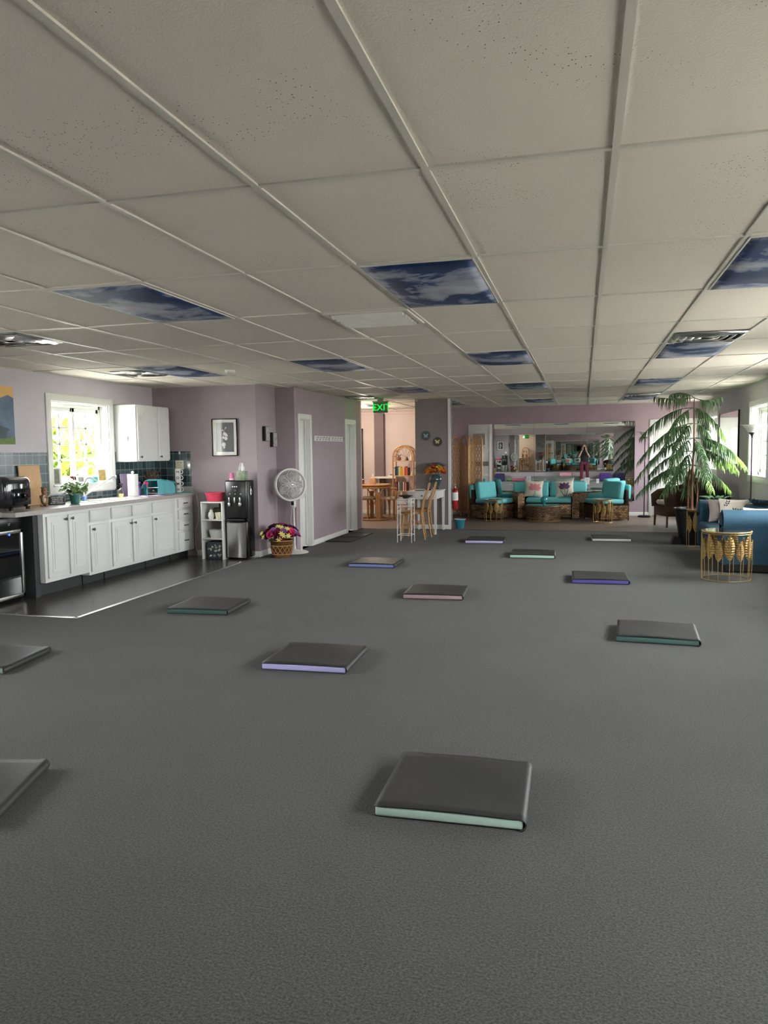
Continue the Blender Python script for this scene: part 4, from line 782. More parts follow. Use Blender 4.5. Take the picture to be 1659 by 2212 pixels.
# hook rails on the hall wall
for i, (y0, y1, l) in enumerate([(11.42, 12.14, 'left one of two white hook rails on the hall wall'), (12.18, 12.9, 'right one of two white hook rails on the hall wall')]):
    t = thing('hook_rail', l, 'hook rail', (-4.1, (y0+y1)/2, 1.68), group='white hook rails'); L = (y1-y0)/2
    mb = MB(); mb.box(0, -L, -.04, .014, L, .04, .003); mb.build('board', WHITE, t)
    for k in range(5):
        y = -L+L*2*(k+.5)/5; mb = MB(); mb.tube([(.014, y, .015), (.045, y, .005), (.05, y, .03)], .004, 6); mb.tube([(.014, y, -.01), (.035, y, -.025), (.04, y, -.008)], .004, 6); mb.build('hook', PEWTER, t)
# door mat / boot tray
t = thing('door_mat', 'flat black two part mat with raised rims on the carpet along the hall wall', 'mat', (-3.85, 12.45, 0))
mb = MB(); mb.box(-.2, -.68, 0, .22, .68, .008); mb.build('tray', M('rubber_charcoal', '#2c2d2e', .7, bump=.3, bs=90), t); mb = MB()
for b in ((-.2, -.68, .22, -.64), (-.2, .64, .22, .68), (-.2, -.02, .22, .02), (-.2, -.64, -.17, .64), (.19, -.64, .22, .64)): mb.box(b[0], b[1], .004, b[2], b[3], .018, .004)
mb.build('rim', MATBLACK, t)
# ================================================================== OFFICE NOOK
t = thing('tall_artwork', 'tall black framed abstract of circles on the office back wall', 'picture', (-5.1, YB-.03, 1.37)); mb = MB()
for b in ((-.16, -.62, -.14, .62), (.09, -.62, .12, .62), (-.16, .59, .12, .62), (-.16, -.62, .12, -.59)): mb.box(b[0], -.03, b[1], b[2], 0, b[3], .003)
mb.build('frame', BLACK, t); mb = MB(); mb.box(-.14, -.012, -.6, .1, -.004, .6); mb.build('canvas', M('abstract_canvas', '#c9b98e', .6, col2='#4a5a50', vs=4), t); mb = MB()
for i in range(6): mb.tube([(-.01+.05*cos(a), -.013, -.5+.16*i+.06*sin(a)) for a in [2*pi*k/20 for k in range(20)]], .006, 5, closed=True)
mb.build('painted_circles', M('ochre_paint', '#c89a48', .6), t)
# rattan table with tucked chairs
TXc, TYc = -4.33, 15.85
t = thing('rattan_table', 'round honey rattan table with fan shaped legs in the pink office', 'table', (TXc, TYc, 0))
mb = MB(); mb.lathe([(0, .725), (.33, .725), (.345, .735), (.345, .755), (.33, .765), (0, .765)], 36); mb.build('tabletop', M('honey_tabletop', '#c08d5c', .25), t)
mb = MB()
for z, r0 in ((.02, .33), (.69, .33)): mb.tube(arc((0, 0, z), r0, 0, 2*pi*.975, 40, 'xy'), .017, 8, closed=True)
mb.build('hoop', RATTAN, t)
for k in range(4):
    a = pi/4+k*pi/2-.3; ex = Vector((-sin(a), cos(a), 0)); er = Vector((cos(a), sin(a), 0)); mb = MB()
    for s in (-1, 1):
        mb.tube([er*.32+ex*s*.03+Vector((0, 0, .02)), er*.32+ex*s*.03+Vector((0, 0, .35)), er*.32+ex*s*.035+Vector((0, 0, .55)), er*.31+ex*s*.1+Vector((0, 0, .66)), er*.28+ex*s*.18+Vector((0, 0, .69))], .014, 8)
        mb.tube([er*.32+ex*s*.05+Vector((0, 0, .3)), er*.31+ex*s*.12+Vector((0, 0, .46)), er*.29+ex*s*.18+Vector((0, 0, .48))], .01, 8)
    mb.mesh([er*.32+ex*s*.035+Vector((0, 0, z)) for z in (.03, .6) for s in (-1, 1)], [(0, 1, 3, 2)])
    mb.build('leg', RATTAN, t, solid=0)
def rattan_chair(label, x, y, rz):
    t = thing('rattan_chair', label, 'chair', (x, y, 0), rz, 'rattan chairs tucked under the round table')
    mb = MB(); mb.lathe([(0, .43), (.16, .43), (.18, .45), (.17, .485), (0, .49)], 24); mb.build('seat_cushion', LINEN, t)
    for s in (-1, 1):
        for q in (-1, 1): mb = MB(); mb.tube([(s*.15, q*.15, 0), (s*.16, q*.16, .43)], .013, 8); mb.build('leg', RATTAN, t)
    mb = MB(); mb.tube(arc((0, 0, .66), .19, pi*.05, pi*.95, 14, 'xy'), .013, 8); mb.tube(arc((0, 0, .43), .185, 0, 2*pi*.97, 24, 'xy'), .013, 8, closed=True)
    for i in range(5): a = pi*.05+pi*.9*i/4; mb.tube([(.185*cos(a), .185*sin(a), .43), (.19*cos(a), .19*sin(a), .66)], .009, 6)
    mb.build('backrest', RATTAN, t)
rattan_chair('rattan chair with a cream seat tucked under the round table, on the lounge side', TXc+.27, TYc+.1, -1.2); rattan_chair('rattan chair with a cream seat tucked under the round table, on the hall side', TXc-.2, TYc+.15, 1.0)
t = thing('tissue_box', 'pale peach tissue cube with a raised tissue on the rattan table', 'tissue box', (TXc-.02, TYc-.08, .766)); mb = MB(); mb.box(-.06, -.06, 0, .06, .06, .13, .004); mb.build('box', M('peach_print', '#e0b090', .5, var=.2, vs=20), t); mb = MB(); mb.mesh([(-.03, 0, .13), (.03, 0, .13), (.01, 0, .21), (0, .01, .22)], [(0, 1, 2, 3)]); mb.build('tissue', PAPER, t, solid=.001)
t = thing('pump_bottle', 'amber bottle with a dark brush on the rattan table', 'bottle', (TXc-.24, TYc-.08, .766)); mb = MB(); mb.lathe([(0, 0), (.03, 0), (.032, .09), (.012, .11), (.012, .12)], 16); mb.build('bottle', M('amber_glass', '#7a4422', .2), t); mb = MB(); mb.tube([(0, 0, .11), (-.015, 0, .17), (-.03, 0, .2)], [.008, .012, .008]); mb.build('brush', MATBLACK, t)
t = thing('office_counter', 'pale counter edge with papers behind the rattan table', 'counter', (-4.2, 17.0, 0)); mb = MB(); mb.box(-.42, -.14, .84, .2, .24, .88, .004); mb.build('top', WHITE, t)
for x in (-.38, .16): mb = MB(); mb.box(x-.02, .1, 0, x+.02, .14, .84); mb.build('leg', WHITE, t)
t2 = thing('paper_stack', 'small stack of papers on the pale counter behind the rattan table', 'papers', (-4.2, 16.98, .881)); mb = MB(); mb.box(-.1, -.1, 0, .1, .06, .03, .002); mb.build('sheets', PAPER, t2); mb = MB(); mb.box(-.06, -.08, .031, .02, .0, .05, .006); mb.build('clip_tray', PEWTER, t2)
# arched bookshelf
BX, BY, BWd = -3.86, 16.55, .235
t = thing('arched_bookshelf', 'arched rattan bookshelf against the pink office wall', 'bookshelf', (BX, BY, 0))
for y in (0, .3):
    mb = MB(); mb.tube([(-BWd, y, 0), (-BWd, y, .7), (-BWd, y, 1.34)]+arc((0, y, 1.34), BWd, pi, 0, 16)+[(BWd, y, 1.34), (BWd, y, 0)], .016, 8); mb.tube([(-BWd+.035, y, 1.24)]+arc((0, y, 1.34), BWd-.035, pi, 0, 14)+[(BWd-.035, y, 1.24)], .008, 6); mb.build('frame_hoop', RATTAN, t)
for z in (.24, .57, .91, 1.24): mb = MB(); mb.box(-BWd, 0, z-.012, BWd, .3, z+.006, .003); mb.build('shelf_board', M('light_rattan_board', '#c9a070', .4), t)
mb = MB()
for a in [pi*i/6 for i in range(7)]: mb.tube([(BWd*cos(a), 0, 1.34+BWd*sin(a)), (BWd*cos(a), .3, 1.34+BWd*sin(a))], .008, 6)
for s in (-1, 1):
    for z in (.1, .4, .74, 1.08): mb.tube([(s*BWd, 0, z), (s*BWd, .3, z)], .008, 6)
for i in range(1, 6): a = pi*i/6; mb.tube([(0, .3, 1.3), ((BWd-.03)*cos(a), .3, 1.34+(BWd-.03)*sin(a))], .004, 5)
mb.tube([(-BWd+.04, 0, 0.14)]+arc((0, 0, .1), BWd-.05, pi*.9, pi*.1, 8, r2=.1)+[(BWd-.04, 0, .14)], .008, 6)
mb.build('cross_bars', RATTAN, t)
BK = [['#1d3b4a', '#24404e', '#2c6a6a', '#d8d2b0', '#e3c75a', '#d9a640', '#e0b050', '#e8cfa0', '#d85a38', '#c9402e', '#d87050', '#4a2a24'], ['#7a4450', '#8e3a44', '#1c1a20', '#dedad2', '#4a4c50', '#8b8e90', '#2a2a30', '#e2dcd0', '#b0504a', '#d99a90', '#5a3a3a']]
NM = {'#1d3b4a': 'navy', '#24404e': 'dark blue', '#2c6a6a': 'teal', '#d8d2b0': 'cream', '#e3c75a': 'lemon yellow', '#d9a640': 'mustard', '#e0b050': 'golden', '#e8cfa0': 'pale tan', '#d85a38': 'orange', '#c9402e': 'red', '#d87050': 'coral', '#4a2a24': 'dark brown', '#7a4450': 'plum', '#8e3a44': 'wine red', '#1c1a20': 'black', '#dedad2': 'off white', '#4a4c50': 'charcoal', '#8b8e90': 'grey', '#2a2a30': 'near black', '#e2dcd0': 'ivory', '#b0504a': 'brick red', '#d99a90': 'salmon', '#5a3a3a': 'maroon brown'}
for si, (z, row) in enumerate(zip((.917, .577), BK)):
    x = BX-BWd+.035; rr = random.Random(si+5)
    for i, c in enumerate(row):
        w = rr.uniform(.02, .029); h = rr.uniform(.17, .205)
        b = thing('book', f'{NM[c]} spined book standing on the {["second", "third"][si]} shelf of the arched bookshelf', 'book', (x+w/2, BY+.03, z), group=f'books on the {["second", "third"][si]} shelf of the arched bookshelf')
        mb = MB(); mb.box(-w/2, 0, 0, -w/2+.002, .14, h); mb.box(w/2-.002, 0, 0, w/2, .14, h); mb.box(-w/2, 0, 0, w/2, .002, h); mb.build('cover', M('book_cloth_'+c[1:], c, .6), b); mb = MB(); mb.box(-w/2+.002, .002, .003, w/2-.002, .136, h-.003); mb.build('pages', PAPER, b); x += w+.0012
def pottery(label, loc, prof, c, cat='vase', parts=()):
    t = thing('ornament', label, cat, loc); mb = MB(); mb.lathe(prof, 20); mb.build('body', M('glaze_'+c[1:], c, .4), t); return t
pt = pottery('round brown vase with dark sprigs on the top shelf of the arched bookshelf', (BX-.12, BY+.12, 1.247), [(0, 0), (.03, 0), (.045, .04), (.035, .075), (.02, .085), (.02, .09)], '#8a5a40'); mb = MB()
for i in range(7): a = i*.9; mb.tube([(0, 0, .08), (.03*cos(a), .02*sin(a), .12), (.06*cos(a), .03*sin(a), .13)], .003, 5)
mb.build('sprigs', MATBLACK, pt)
pottery('small white dish on the top shelf of the arched bookshelf', (BX+.0, BY+.1, 1.247), [(0, 0), (.02, 0), (.035, .03), (.03, .03), (0, .006)], '#e0dcd2', 'dish'); pottery('small dark pointed ornament on the top shelf of the arched bookshelf', (BX+.06, BY+.12, 1.247), [(0, 0), (.028, 0), (.03, .04), (.008, .07), (.004, .09), (0, .09)], '#3a2824', 'ornament')
pottery('white figurine with a dark top on the top shelf of the arched bookshelf', (BX+.16, BY+.1, 1.247), [(0, 0), (.025, 0), (.03, .05), (.018, .09), (.025, .12), (.012, .14), (0, .145)], '#d8d2c8', 'figurine'); pottery('small white ornament right of the colourful books', (BX+.18, BY+.08, .917), [(0, 0), (.03, 0), (.035, .03), (.015, .05), (.02, .08), (0, .09)], '#d9d4c8', 'ornament')
pottery('small cream bowl right of the books on the third shelf', (BX+.15, BY+.08, .577), [(0, 0), (.025, 0), (.045, .04), (.04, .04), (0, .01)], '#cfc8b8', 'bowl'); pottery('small shell bowl on the bottom shelf of the arched bookshelf', (BX-.02, BY+.08, .247), [(0, 0), (.04, 0), (.06, .03), (.03, .05), (0, .055)], '#c9b090', 'bowl')
t = thing('magazine', 'white magazine leaning on the left side of the bottom shelf of the arched bookshelf', 'magazine', (BX-.17, BY+.05, .247)); mb = MB(); mb.box(-.006, 0, 0, .006, .16, .23, .002); mb.build('cover', PAPER, t, rot=(0, -.15, 0)); mb = MB(); mb.box(-.004, .004, .003, .004, .163, .227); mb.build('pages', M('page_edge', '#d0ccc0', .8), t, rot=(0, -.15, 0))
# ================================================================== DESK BY THE COLUMN
for px, py, l, c1, c2 in ((920, 941, 'round dark plaque with a pale blue butterfly, upper one on the grey column', '#3a4a4c', '#9fb8c0'), (945, 954, 'round dark plaque with a yellow butterfly, lower one on the grey column', '#2c2018', '#d6cf86')):
    p = atY(px, py, 13.995); t = thing('butterfly_plaque', l, 'wall plaque', p, 0, 'butterfly plaques on the grey column')
    mb = MB(); mb.lathe([(0, 0), (.078, 0), (.082, .006), (.078, .014), (.068, .014), (.066, .01), (0, .01)], 32); pl = mb.build('plaque', M('plaque_'+c1[1:], c1, .3), t, (0, 0, 0), (pi/2, 0, 0))
    mb = MB()
    for s in (-1, 1):
        mb.prism([(s*.003, .0), (s*.02, .03), (s*.045, .036), (s*.042, .01), (s*.02, -.004), (s*.034, -.012), (s*.03, -.034), (s*.012, -.036), (s*.003, -.01)][::s], .010, .013, 'z')
    mb.box(-.003, -.03, .01, .003, .022, .015); mb.build('butterfly', M('wing_'+c2[1:], c2, .5, var=.2, vs=60), pl)
# desk
DX0, DX1, DY0, DY1, DZ = -2.98, -2.47, 13.1, 13.93, .755
t = thing('desk', 'white writing desk against the grey column', 'desk', ((DX0+DX1)/2, (DY0+DY1)/2, 0)); w, d = (DX1-DX0)/2, (DY1-DY0)/2
mb = MB(); mb.box(-w-.015, -d-.015, DZ-.022, w+.015, d+.015, DZ, .005); mb.build('tabletop', WHITE, t)
mb = MB(); mb.box(-w+.02, -d+.01, DZ-.14, w-.02, -d+.028, DZ-.022); mb.box(-w+.02, d-.028, DZ-.14, w-.02, d-.01, DZ-.022); mb.box(w-.028, -d+.02, DZ-.14, w-.01, d-.02, DZ-.022); mb.box(-w+.01, -d+.02, DZ-.14, -w+.028, d-.02, DZ-.022); mb.build('apron', WHITE, t)
mb = MB(); mb.box(-w+.06, -d+.0, DZ-.13, w-.06, -d+.012, DZ-.035, .003); dr = mb.build('drawer', WHITE, t); mb = MB(); mb.ball((0, -d-.012, DZ-.08), .013); mb.build('knob', PEWTER, dr)
for sx in (-1, 1):
    for sy in (-1, 1): mb = MB(); a, b = sx*(w-.024), sy*(d-.024); mb.lathe([(0, 0), (.022, 0), (.034, .6), (.034, DZ-.022), (0, DZ-.022)], 4, (0, 0, 0)); mb.build('leg', WHITE, t, (a, b, 0), (0, 0, pi/4))
mb = MB(); mb.box(-.09, -.06, 0, .09, .06, .012, .003); b = mb.build('notebook', M('grey_notebook', '#6c6a6a', .5), None, (-2.8, 13.3, DZ+.001), (0, 0, .3)); tag(b, 'grey notebook lying on the white desk', 'notebook')
t = thing('dark_tray', 'small dark dish next to the notebook on the white desk', 'dish', (-2.68, 13.45, DZ+.001)); mb = MB(); mb.lathe([(0, 0), (.04, 0), (.06, .02), (.055, .02), (.036, .005), (0, .005)], 18); mb.build('dish', MATBLACK, t)
t = thing('flower_vase', 'dark green marbled vase of orange and yellow roses on the white desk', 'vase', (-2.61, 13.78, DZ+.001))
mb = MB(); mb.lathe([(0, 0), (.065, 0), (.07, .015), (.06, .03), (.085, .09), (.115, .17), (.112, .21), (.085, .245), (.08, .265), (.085, .275), (.074, .275), (.07, .24), (.1, .2), (.07, .06), (0, .04)], 28); mb.build('vase', M('green_marbled_glaze', '#4c6664', .12, col2='#12201e', vs=24, coat=1), t)
rr = random.Random(6)
FL = [('#e0742a', 'orange_rose'), ('#e8a02c', 'amber_rose'), ('#cf5a2c', 'rust_rose'), ('#e6bc3c', 'yellow_rose')]
for i, (x, y, z, k) in enumerate([(-.16, -.05, .33, 0), (-.11, -.1, .38, 1), (-.05, -.1, .34, 0), (.02, -.11, .36, 0), (.09, -.1, .37, 1), (.15, -.06, .34, 2), (.1, -.02, .42, 3), (-.04, -.06, .45, 2), (-.1, 0, .42, 0), (.17, .02, .38, 0), (0, .05, .45, 1), (-.17, .03, .36, 1), (.05, -.08, .41, 3)]): rose(t, (x*.95, y, z-.02), .052, M(FL[k][1], FL[k][0], .7, var=.15, vs=30))
for x, y, z in ((.06, -.04, .5), (.14, -.02, .47), (-.1, -.05, .47), (.02, -.05, .49), (-.02, .02, .5)): rose(t, (x, y, z-.03), .038, M('grey_violet_petal', '#6f6a78', .7), 'filler_bloom')
mb = MB()
for i in range(50): a = rr.uniform(0, 6.28); q = rr.uniform(.06, .2); p = Vector((q*cos(a), q*sin(a)*.8, rr.uniform(.29, .46))); mb.mesh([p, p+Vector((.03*cos(a+.5), .03*sin(a+.5), .02)), p+Vector((.06*cos(a), .06*sin(a), -.0)), p+Vector((.03*cos(a-.5), .03*sin(a-.5), .02))], [(0, 1, 2, 3)])
mb.build('leaves', M('dark_sprig', '#26301f', .7), t, smooth=0)
def bent_chair(label, x, y, rz):
    t = thing('bentwood_chair', label, 'chair', (x, y, 0), rz, 'bentwood chairs at the white desk')
    mb = MB(); mb.lathe([(0, .44), (.17, .44), (.2, .445), (.2, .465), (.185, .475), (.15, .47), (0, .465)], 32); mb.build('seat', M('caned_seat', '#9a6a3a', .45, var=.15, vs=60), t)
    mb = MB(); mb.tube([(.192*cos(a), .192*sin(a), .435) for a in [2*pi*i/32 for i in range(32)]], .011, 8, closed=True); mb.tube([(.13*cos(a), .13*sin(a), .24) for a in [2*pi*i/28 for i in range(28)]], .008, 6, closed=True); mb.build('seat_ring', BENT, t)
    for s in (-1, 1): mb = MB(); mb.tube([(-.17, s*.16, 0), (-.15, s*.14, .22), (-.12, s*.13, .44)], [.012, .015, .017], 10); mb.build('leg', BENT, t)
    for s in (-1, 1): mb = MB(); mb.tube([(.23, s*.2, 0), (.19, s*.185, .22), (.17, s*.175, .45)], [.012, .015, .016], 10); mb.build('rear_leg', BENT, t)
    mb = MB(); n = 16; mb.tube([(.17, .175, .44), (.2, .19, .65)]+[(.2+.1*sin(pi*i/n)**.7, .19*cos(pi*i/n), .65+.27*sin(pi*i/n)) for i in range(1, n)]+[(.2, -.19, .65), (.17, -.175, .44)], .014, 10); mb.build('back_hoop', BENT, t)
    mb = MB(); mb.tube([(.16, .1, .46), (.2, .105, .62)]+[(.2+.075*sin(pi*i/n)**.7, .11*cos(pi*i/n), .63+.18*sin(pi*i/n)) for i in range(1, n)]+[(.2, -.105, .62), (.16, -.1, .46)], .01, 8); mb.build('inner_hoop', BENT, t)
bent_chair('bentwood chair with a hooped back at the white desk, nearer the plant stand', -2.76, 12.42, .15); bent_chair('bentwood chair with a hooped back at the white desk, nearer the column', -2.73, 12.86, .1)
t = thing('plant_stand', 'square white wire plant stand with scroll panels in front of the bentwood chairs', 'plant stand', (-2.76, 11.98, 0)); WIRE = M('white_wire', '#e2e2de', .4)
for sx in (-1, 1):
    for sy in (-1, 1): mb = MB(); mb.tube([(sx*.115, sy*.115, 0), (sx*.115, sy*.115, .7)], .006, 8); mb.ball((sx*.115, sy*.115, .008), .009, 8, 6); mb.build('leg', WIRE, t)
mb = MB()
for z in (.12, .58, .695): mb.tube([(-.115, -.115, z), (.115, -.115, z), (.115, .115, z), (-.115, .115, z)], .005, 6, closed=True)
mb.build('rail', WIRE, t); mb = MB(); rr = random.Random(2)
for s in (-1, 1):
    for i in range(4): x = -.08+.053*i; mb.tube([(x+.024*(1-k/16)*cos(k*.7), s*.115, .637+.026*(1-k/16)*sin(k*.7)*1.6) for k in range(14)], .0025, 5); mb.tube([(s*.115, x+.024*(1-k/16)*cos(k*.7), .637+.026*(1-k/16)*sin(k*.7)*1.6) for k in range(14)], .0025, 5)
    for i in range(5): z = .16+.085*i; mb.tube([(s*.115, .05*(-1)**i*cos(k*.5), z+.01*k*.8) for k in range(9)], .0025, 5)
mb.build('scroll_work', WIRE, t); mb = MB(); mb.box(-.11, -.11, .698, .11, .11, .704, .002); mb.build('top', M('white_tin', '#d8d8d4', .3, .3), t)
t = thing('dark_bowl', 'wide dark bowl on top of the white wire plant stand', 'bowl', (-2.76, 11.98, .705)); mb = MB(); mb.lathe([(0, 0), (.04, 0), (.1, .03), (.125, .05), (.118, .05), (.09, .032), (.036, .006), (0, .006)], 28, sy=.85); mb.build('bowl', M('oil_dark_bowl', '#2b2420', .15), t)
# fire extinguisher and bucket on the column's right side
p = atY(983, 1072, 14.16)
t = thing('fire_extinguisher', 'red fire extinguisher with a white label mounted on the side of the grey column', 'fire extinguisher', (-2.315, 14.16, .36))
mb = MB(); mb.lathe([(0, 0), (.052, 0), (.055, .01), (.055, .34), (.04, .385), (.02, .4), (0, .4)], 24); mb.build('cylinder', M('extinguisher_red', '#a31418', .3), t); mb = MB(); mb.lathe([(.0558, .17), (.0558, .32)], 24); mb.build('label_wrap', PAPER, t, smooth=40)
mb = MB(); mb.lathe([(.02, .395), (.02, .43), (0, .43)], 12); mb.box(-.015, -.09, .43, .015, .02, .44, .003); mb.box(-.015, -.1, .46, .015, .02, .47, .003); mb.build('valve_handle', STEEL, t); mb = MB(); mb.tube([(0, .02, .42), (.02, .07, .38), (.03, .07, .25), (.02, .06, .15)], .008, 8); mb.build('hose', BLACK, t)
mb = MB(); mb.box(-.074, -.02, .1, -.05, .02, .4, .002); mb.build('bracket', STEEL, t)
t = thing('bucket', 'teal blue bucket with a pale rim on the floor beside the grey column', 'bucket', (-2.24, 14.25, 0)); mb = MB(); mb.lathe([(0, 0), (.075, 0), (.1, .17), (.094, .17), (.07, .006), (0, .006)], 28); mb.build('bucket', M('teal_plastic', '#1c7f94', .4), t); mb = MB(); mb.lathe([(.094, .16), (.112, .165), (.112, .178), (.092, .178)], 28); mb.build('rim', M('pale_rim', '#b8c4c0', .4), t)
# ================================================================== LOUNGE
# folding rattan screen: three arched panels in a zig-zag
def screen_panel(mb, A, B, H0):
    A, B = Vector((*A, 0)), Vector((*B, 0)); L = (B-A).length; ex = (B-A)/L
    P = lambda u, z: A+ex*u+Vector((0, 0, z))
    r = L/2-.01; zt = H0-r
    mb.tube([P(.01, 0), P(.01, zt/2), P(.01, zt)]+[P(L/2-r*cos(a), zt+r*sin(a)) for a in [pi*i/14 for i in range(1, 14)]]+[P(L-.01, zt), P(L-.01, 0)], .014, 8)
    mb.tube([P(.045, .08), P(.045, zt)]+[P(L/2-(r-.035)*cos(a), zt+(r-.035)*sin(a)) for a in [pi*i/12 for i in range(1, 12)]]+[P(L-.045, zt), P(L-.045, .08)], .008, 6)
    for z in (.08, .62, zt-.02): mb.tube([P(.01, z), P(L-.01, z)], .009, 6)
    st = .15
    for k in range(-2, int(H0/st)+1):
        for sg in (-1, 1):
            for off in (0, .022):
                z0 = .1+k*st+off; u0, u1 = .03, L-.03; z1 = z0+(u1-u0)*1.5
                ua, za, ub, zb = u0, z0, u1, z1
                if za < .08: ua = u0+(.08-za)/1.5; za = .08
                cap = zt+.07
                if zb > cap: ub = u1-(zb-cap)/1.5; zb = cap
                if ub-ua < .03: continue
                if sg < 0: ua, ub = L-ua, L-ub
                mb.tube([P(ua, za)+Vector((0, .006*sg, 0)), P((ua+ub)/2+.012*sg, (za+zb)/2), P(ub, zb)+Vector((0, .006*sg, 0))], .0055, 5)
t = thing('folding_screen', 'arched rattan folding screen standing left of the turquoise lounge seats', 'room divider', (0, 0, 0))
cs = [(-2.8, 16.62), (-2.66, 17.05), (-2.42, 16.62), (-2.36, 17.02), (-2.14, 16.8)]
for a, b in zip(cs, cs[1:]): mb = MB(); screen_panel(mb, a, b, 1.78); mb.build('lattice_panel', M('lit_rattan', '#d8a870', .35, var=.15, vs=25), t)  # rattan tone raised so the lattice looks lit; the light is in the colour
# white wall organiser next to the mirror
t = thing('wall_organizer', 'tall white board with framed notice, pockets and a turquoise folder left of the mirror', 'notice board', (-2.25, YB-.001, 0))
mb = MB(); mb.box(-.265, -.03, .4, .265, 0, 2.03, .002); mb.box(.2, -.045, .4, .225, -.03, 2.03, .002); bd = mb.build('back_board', WHITE, t)
mb = MB()
for b in ((-.19, 1.55, .13, 1.57), (-.19, 1.83, .13, 1.85), (-.19, 1.55, -.17, 1.85), (.11, 1.55, .13, 1.85)): mb.box(b[0], -.05, b[1], b[2], -.03, b[3], .002)
fr = mb.build('notice_frame', WHITE, t); mb = MB(); mb.box(-.165, -.036, 1.575, .105, -.0305, 1.825); mb.build('notice', M('grey_notice', '#a9a8a4', .5), fr)
mb = MB(); mb.box(-.1, -.09, 1.44, .19, -.03, 1.47, .004); mb.box(-.08, -.04, 1.38, .17, -.03, 1.44, .008); mb.build('ledge', WHITE, t); mb = MB(); mb.box(-.2, -.04, 1.1, .19, -.03, 1.2); mb.build('grey_band', M('grey_strip', '#7c7a78', .5), t)
for z in (.62, .87, .42): mb = MB(); mb.box(-.2, -.09, z, .19, -.03, z+.012); mb.box(-.2, -.092, z, .19, -.086, z+.05, .002); mb.build('pocket', WHITE, t)
for n, b, c in (('white_sheet', (-.04, -.06, .88, .06, -.05, 1.09), '#e8e8e4'), ('turquoise_folder', (-.08, -.075, .64, .12, -.055, .82), '#3f9cbc'), ('lime_folder', (-.2, -.07, .64, -.1, -.05, .86), '#b9c23e')): mb = MB(); mb.box(*b, .003); mb.build(n, M(n, c, .5), t)
# the big mirror, three panels
t = thing('wall_mirror', 'wide three panel wall mirror behind the turquoise lounge seats', 'mirror', (-.44, YB-.001, 0))
for a, b in ((-1.5, -.62), (-.615, .515), (.52, 1.5)):
    mb = MB(); mb.box(a, -.012, .33, b, 0, 2.03); mb.build('mirror_panel', MIRROR, t, smooth=0)
mb = MB(); mb.box(-1.504, -.014, .326, -1.5, 0, 2.034); mb.box(1.5, -.014, .326, 1.504, 0, 2.034); mb.box(-1.504, -.014, 2.03, 1.504, 0, 2.034); mb.box(-1.504, -.014, .326, 1.504, 0, .33); mb.build('edge_channel', PEWTER, t)
for px, py, w, h, l in ((1142, 1036, .1, .16, 'small white notice stuck low on the mirror behind the pink flower pillow'), (1268, 1039, .11, .15, 'white notice stuck low on the mirror, between sofa and right chair'), (1291, 1039, .06, .1, 'smallest white notice stuck low on the mirror above the right chair')):
    p = atY(px, py, YB-.017); t = thing('notice_card', l, 'card', p, group='notices stuck on the mirror'); mb = MB(); mb.box(-w/2, -.003, -h/2, w/2, .0, h/2); c = mb.build('card', PAPER, t); mb = MB(); mb.lathe([(.012, 0), (.018, 0)], 12) if 0 else mb.tube([(.02*cos(a), -.004, .02+.02*sin(a)) for a in [2*pi*i/12 for i in range(12)]], .002, 4, closed=True); mb.build('printed_mark', M('blue_ink', '#7a8ac0', .6), c)
# sectional seats (local frame: front faces -y)
def cushion(x0, y0, z0, x1, y1, z1, r=.04):
    mb = MB(); mb.box(x0, y0, z0, x1, y1, z1, r, seg=4); return mb
def base(t, w, d, h=.31):
    mb = MB(); mb.box(-w/2, -d/2, .03, w/2, d/2, h, .006); mb.build('wicker_base', WICKER, t); mb = MB()
    for sx in (-1, 1):
        for sy in (-1, 1): mb.box(sx*w/2-.018*(sx > 0), sy*d/2-.018*(sy > 0), 0, sx*w/2+.018*(sx < 0), sy*d/2+.018*(sy < 0), h+.03)
    for s in (-1, 1): mb.box(-w/2, s*d/2-.008, h-.0, w/2, s*d/2+.004, h+.03); mb.box(s*w/2-.004, -d/2, h, s*w/2+.004, d/2, h+.03)
    mb.build('frame', M('espresso_frame', '#1a110c', .4), t)
def seat_mod(label, x, y, rz, w=.85, d=.72, arm=0):
    t = thing('lounge_chair', label, 'chair', (x, y, 0), rz, 'modules of the wicker lounge set'); base(t, w, d)
    mb = MB(); mb.box(-w/2, d/2-.07, .3, w/2, d/2, .62, .01); mb.build('wicker_back', WICKDK, t)
    cushion(-w/2+.02, -d/2+.0, .335, w/2-.02, d/2-.09, .435, .035).build('seat_cushion', TEAL, t)
    c = cushion(-w/2+.02, -.065, 0, w/2-.02, .065, .36, .045).build('back_cushion', TEAL, t, (0, d/2-.17, .425), (-.12, 0, 0))
    c2 = cushion(-w/2+.0, -.045, 0, w/2-.0, .045, .3, .035).build('outer_cushion', TEAL, t, (0, d/2-.0, .425), (-.05, 0, 0))
    return t
seat_mod('left turquoise cushioned wicker seat of the lounge set, beside the folding screen', -1.87, 16.36, R(62), .68, .64)
seat_mod('right turquoise cushioned wicker seat of the lounge set, near the floor lamp', .46, 16.36, R(-62), .68, .64)
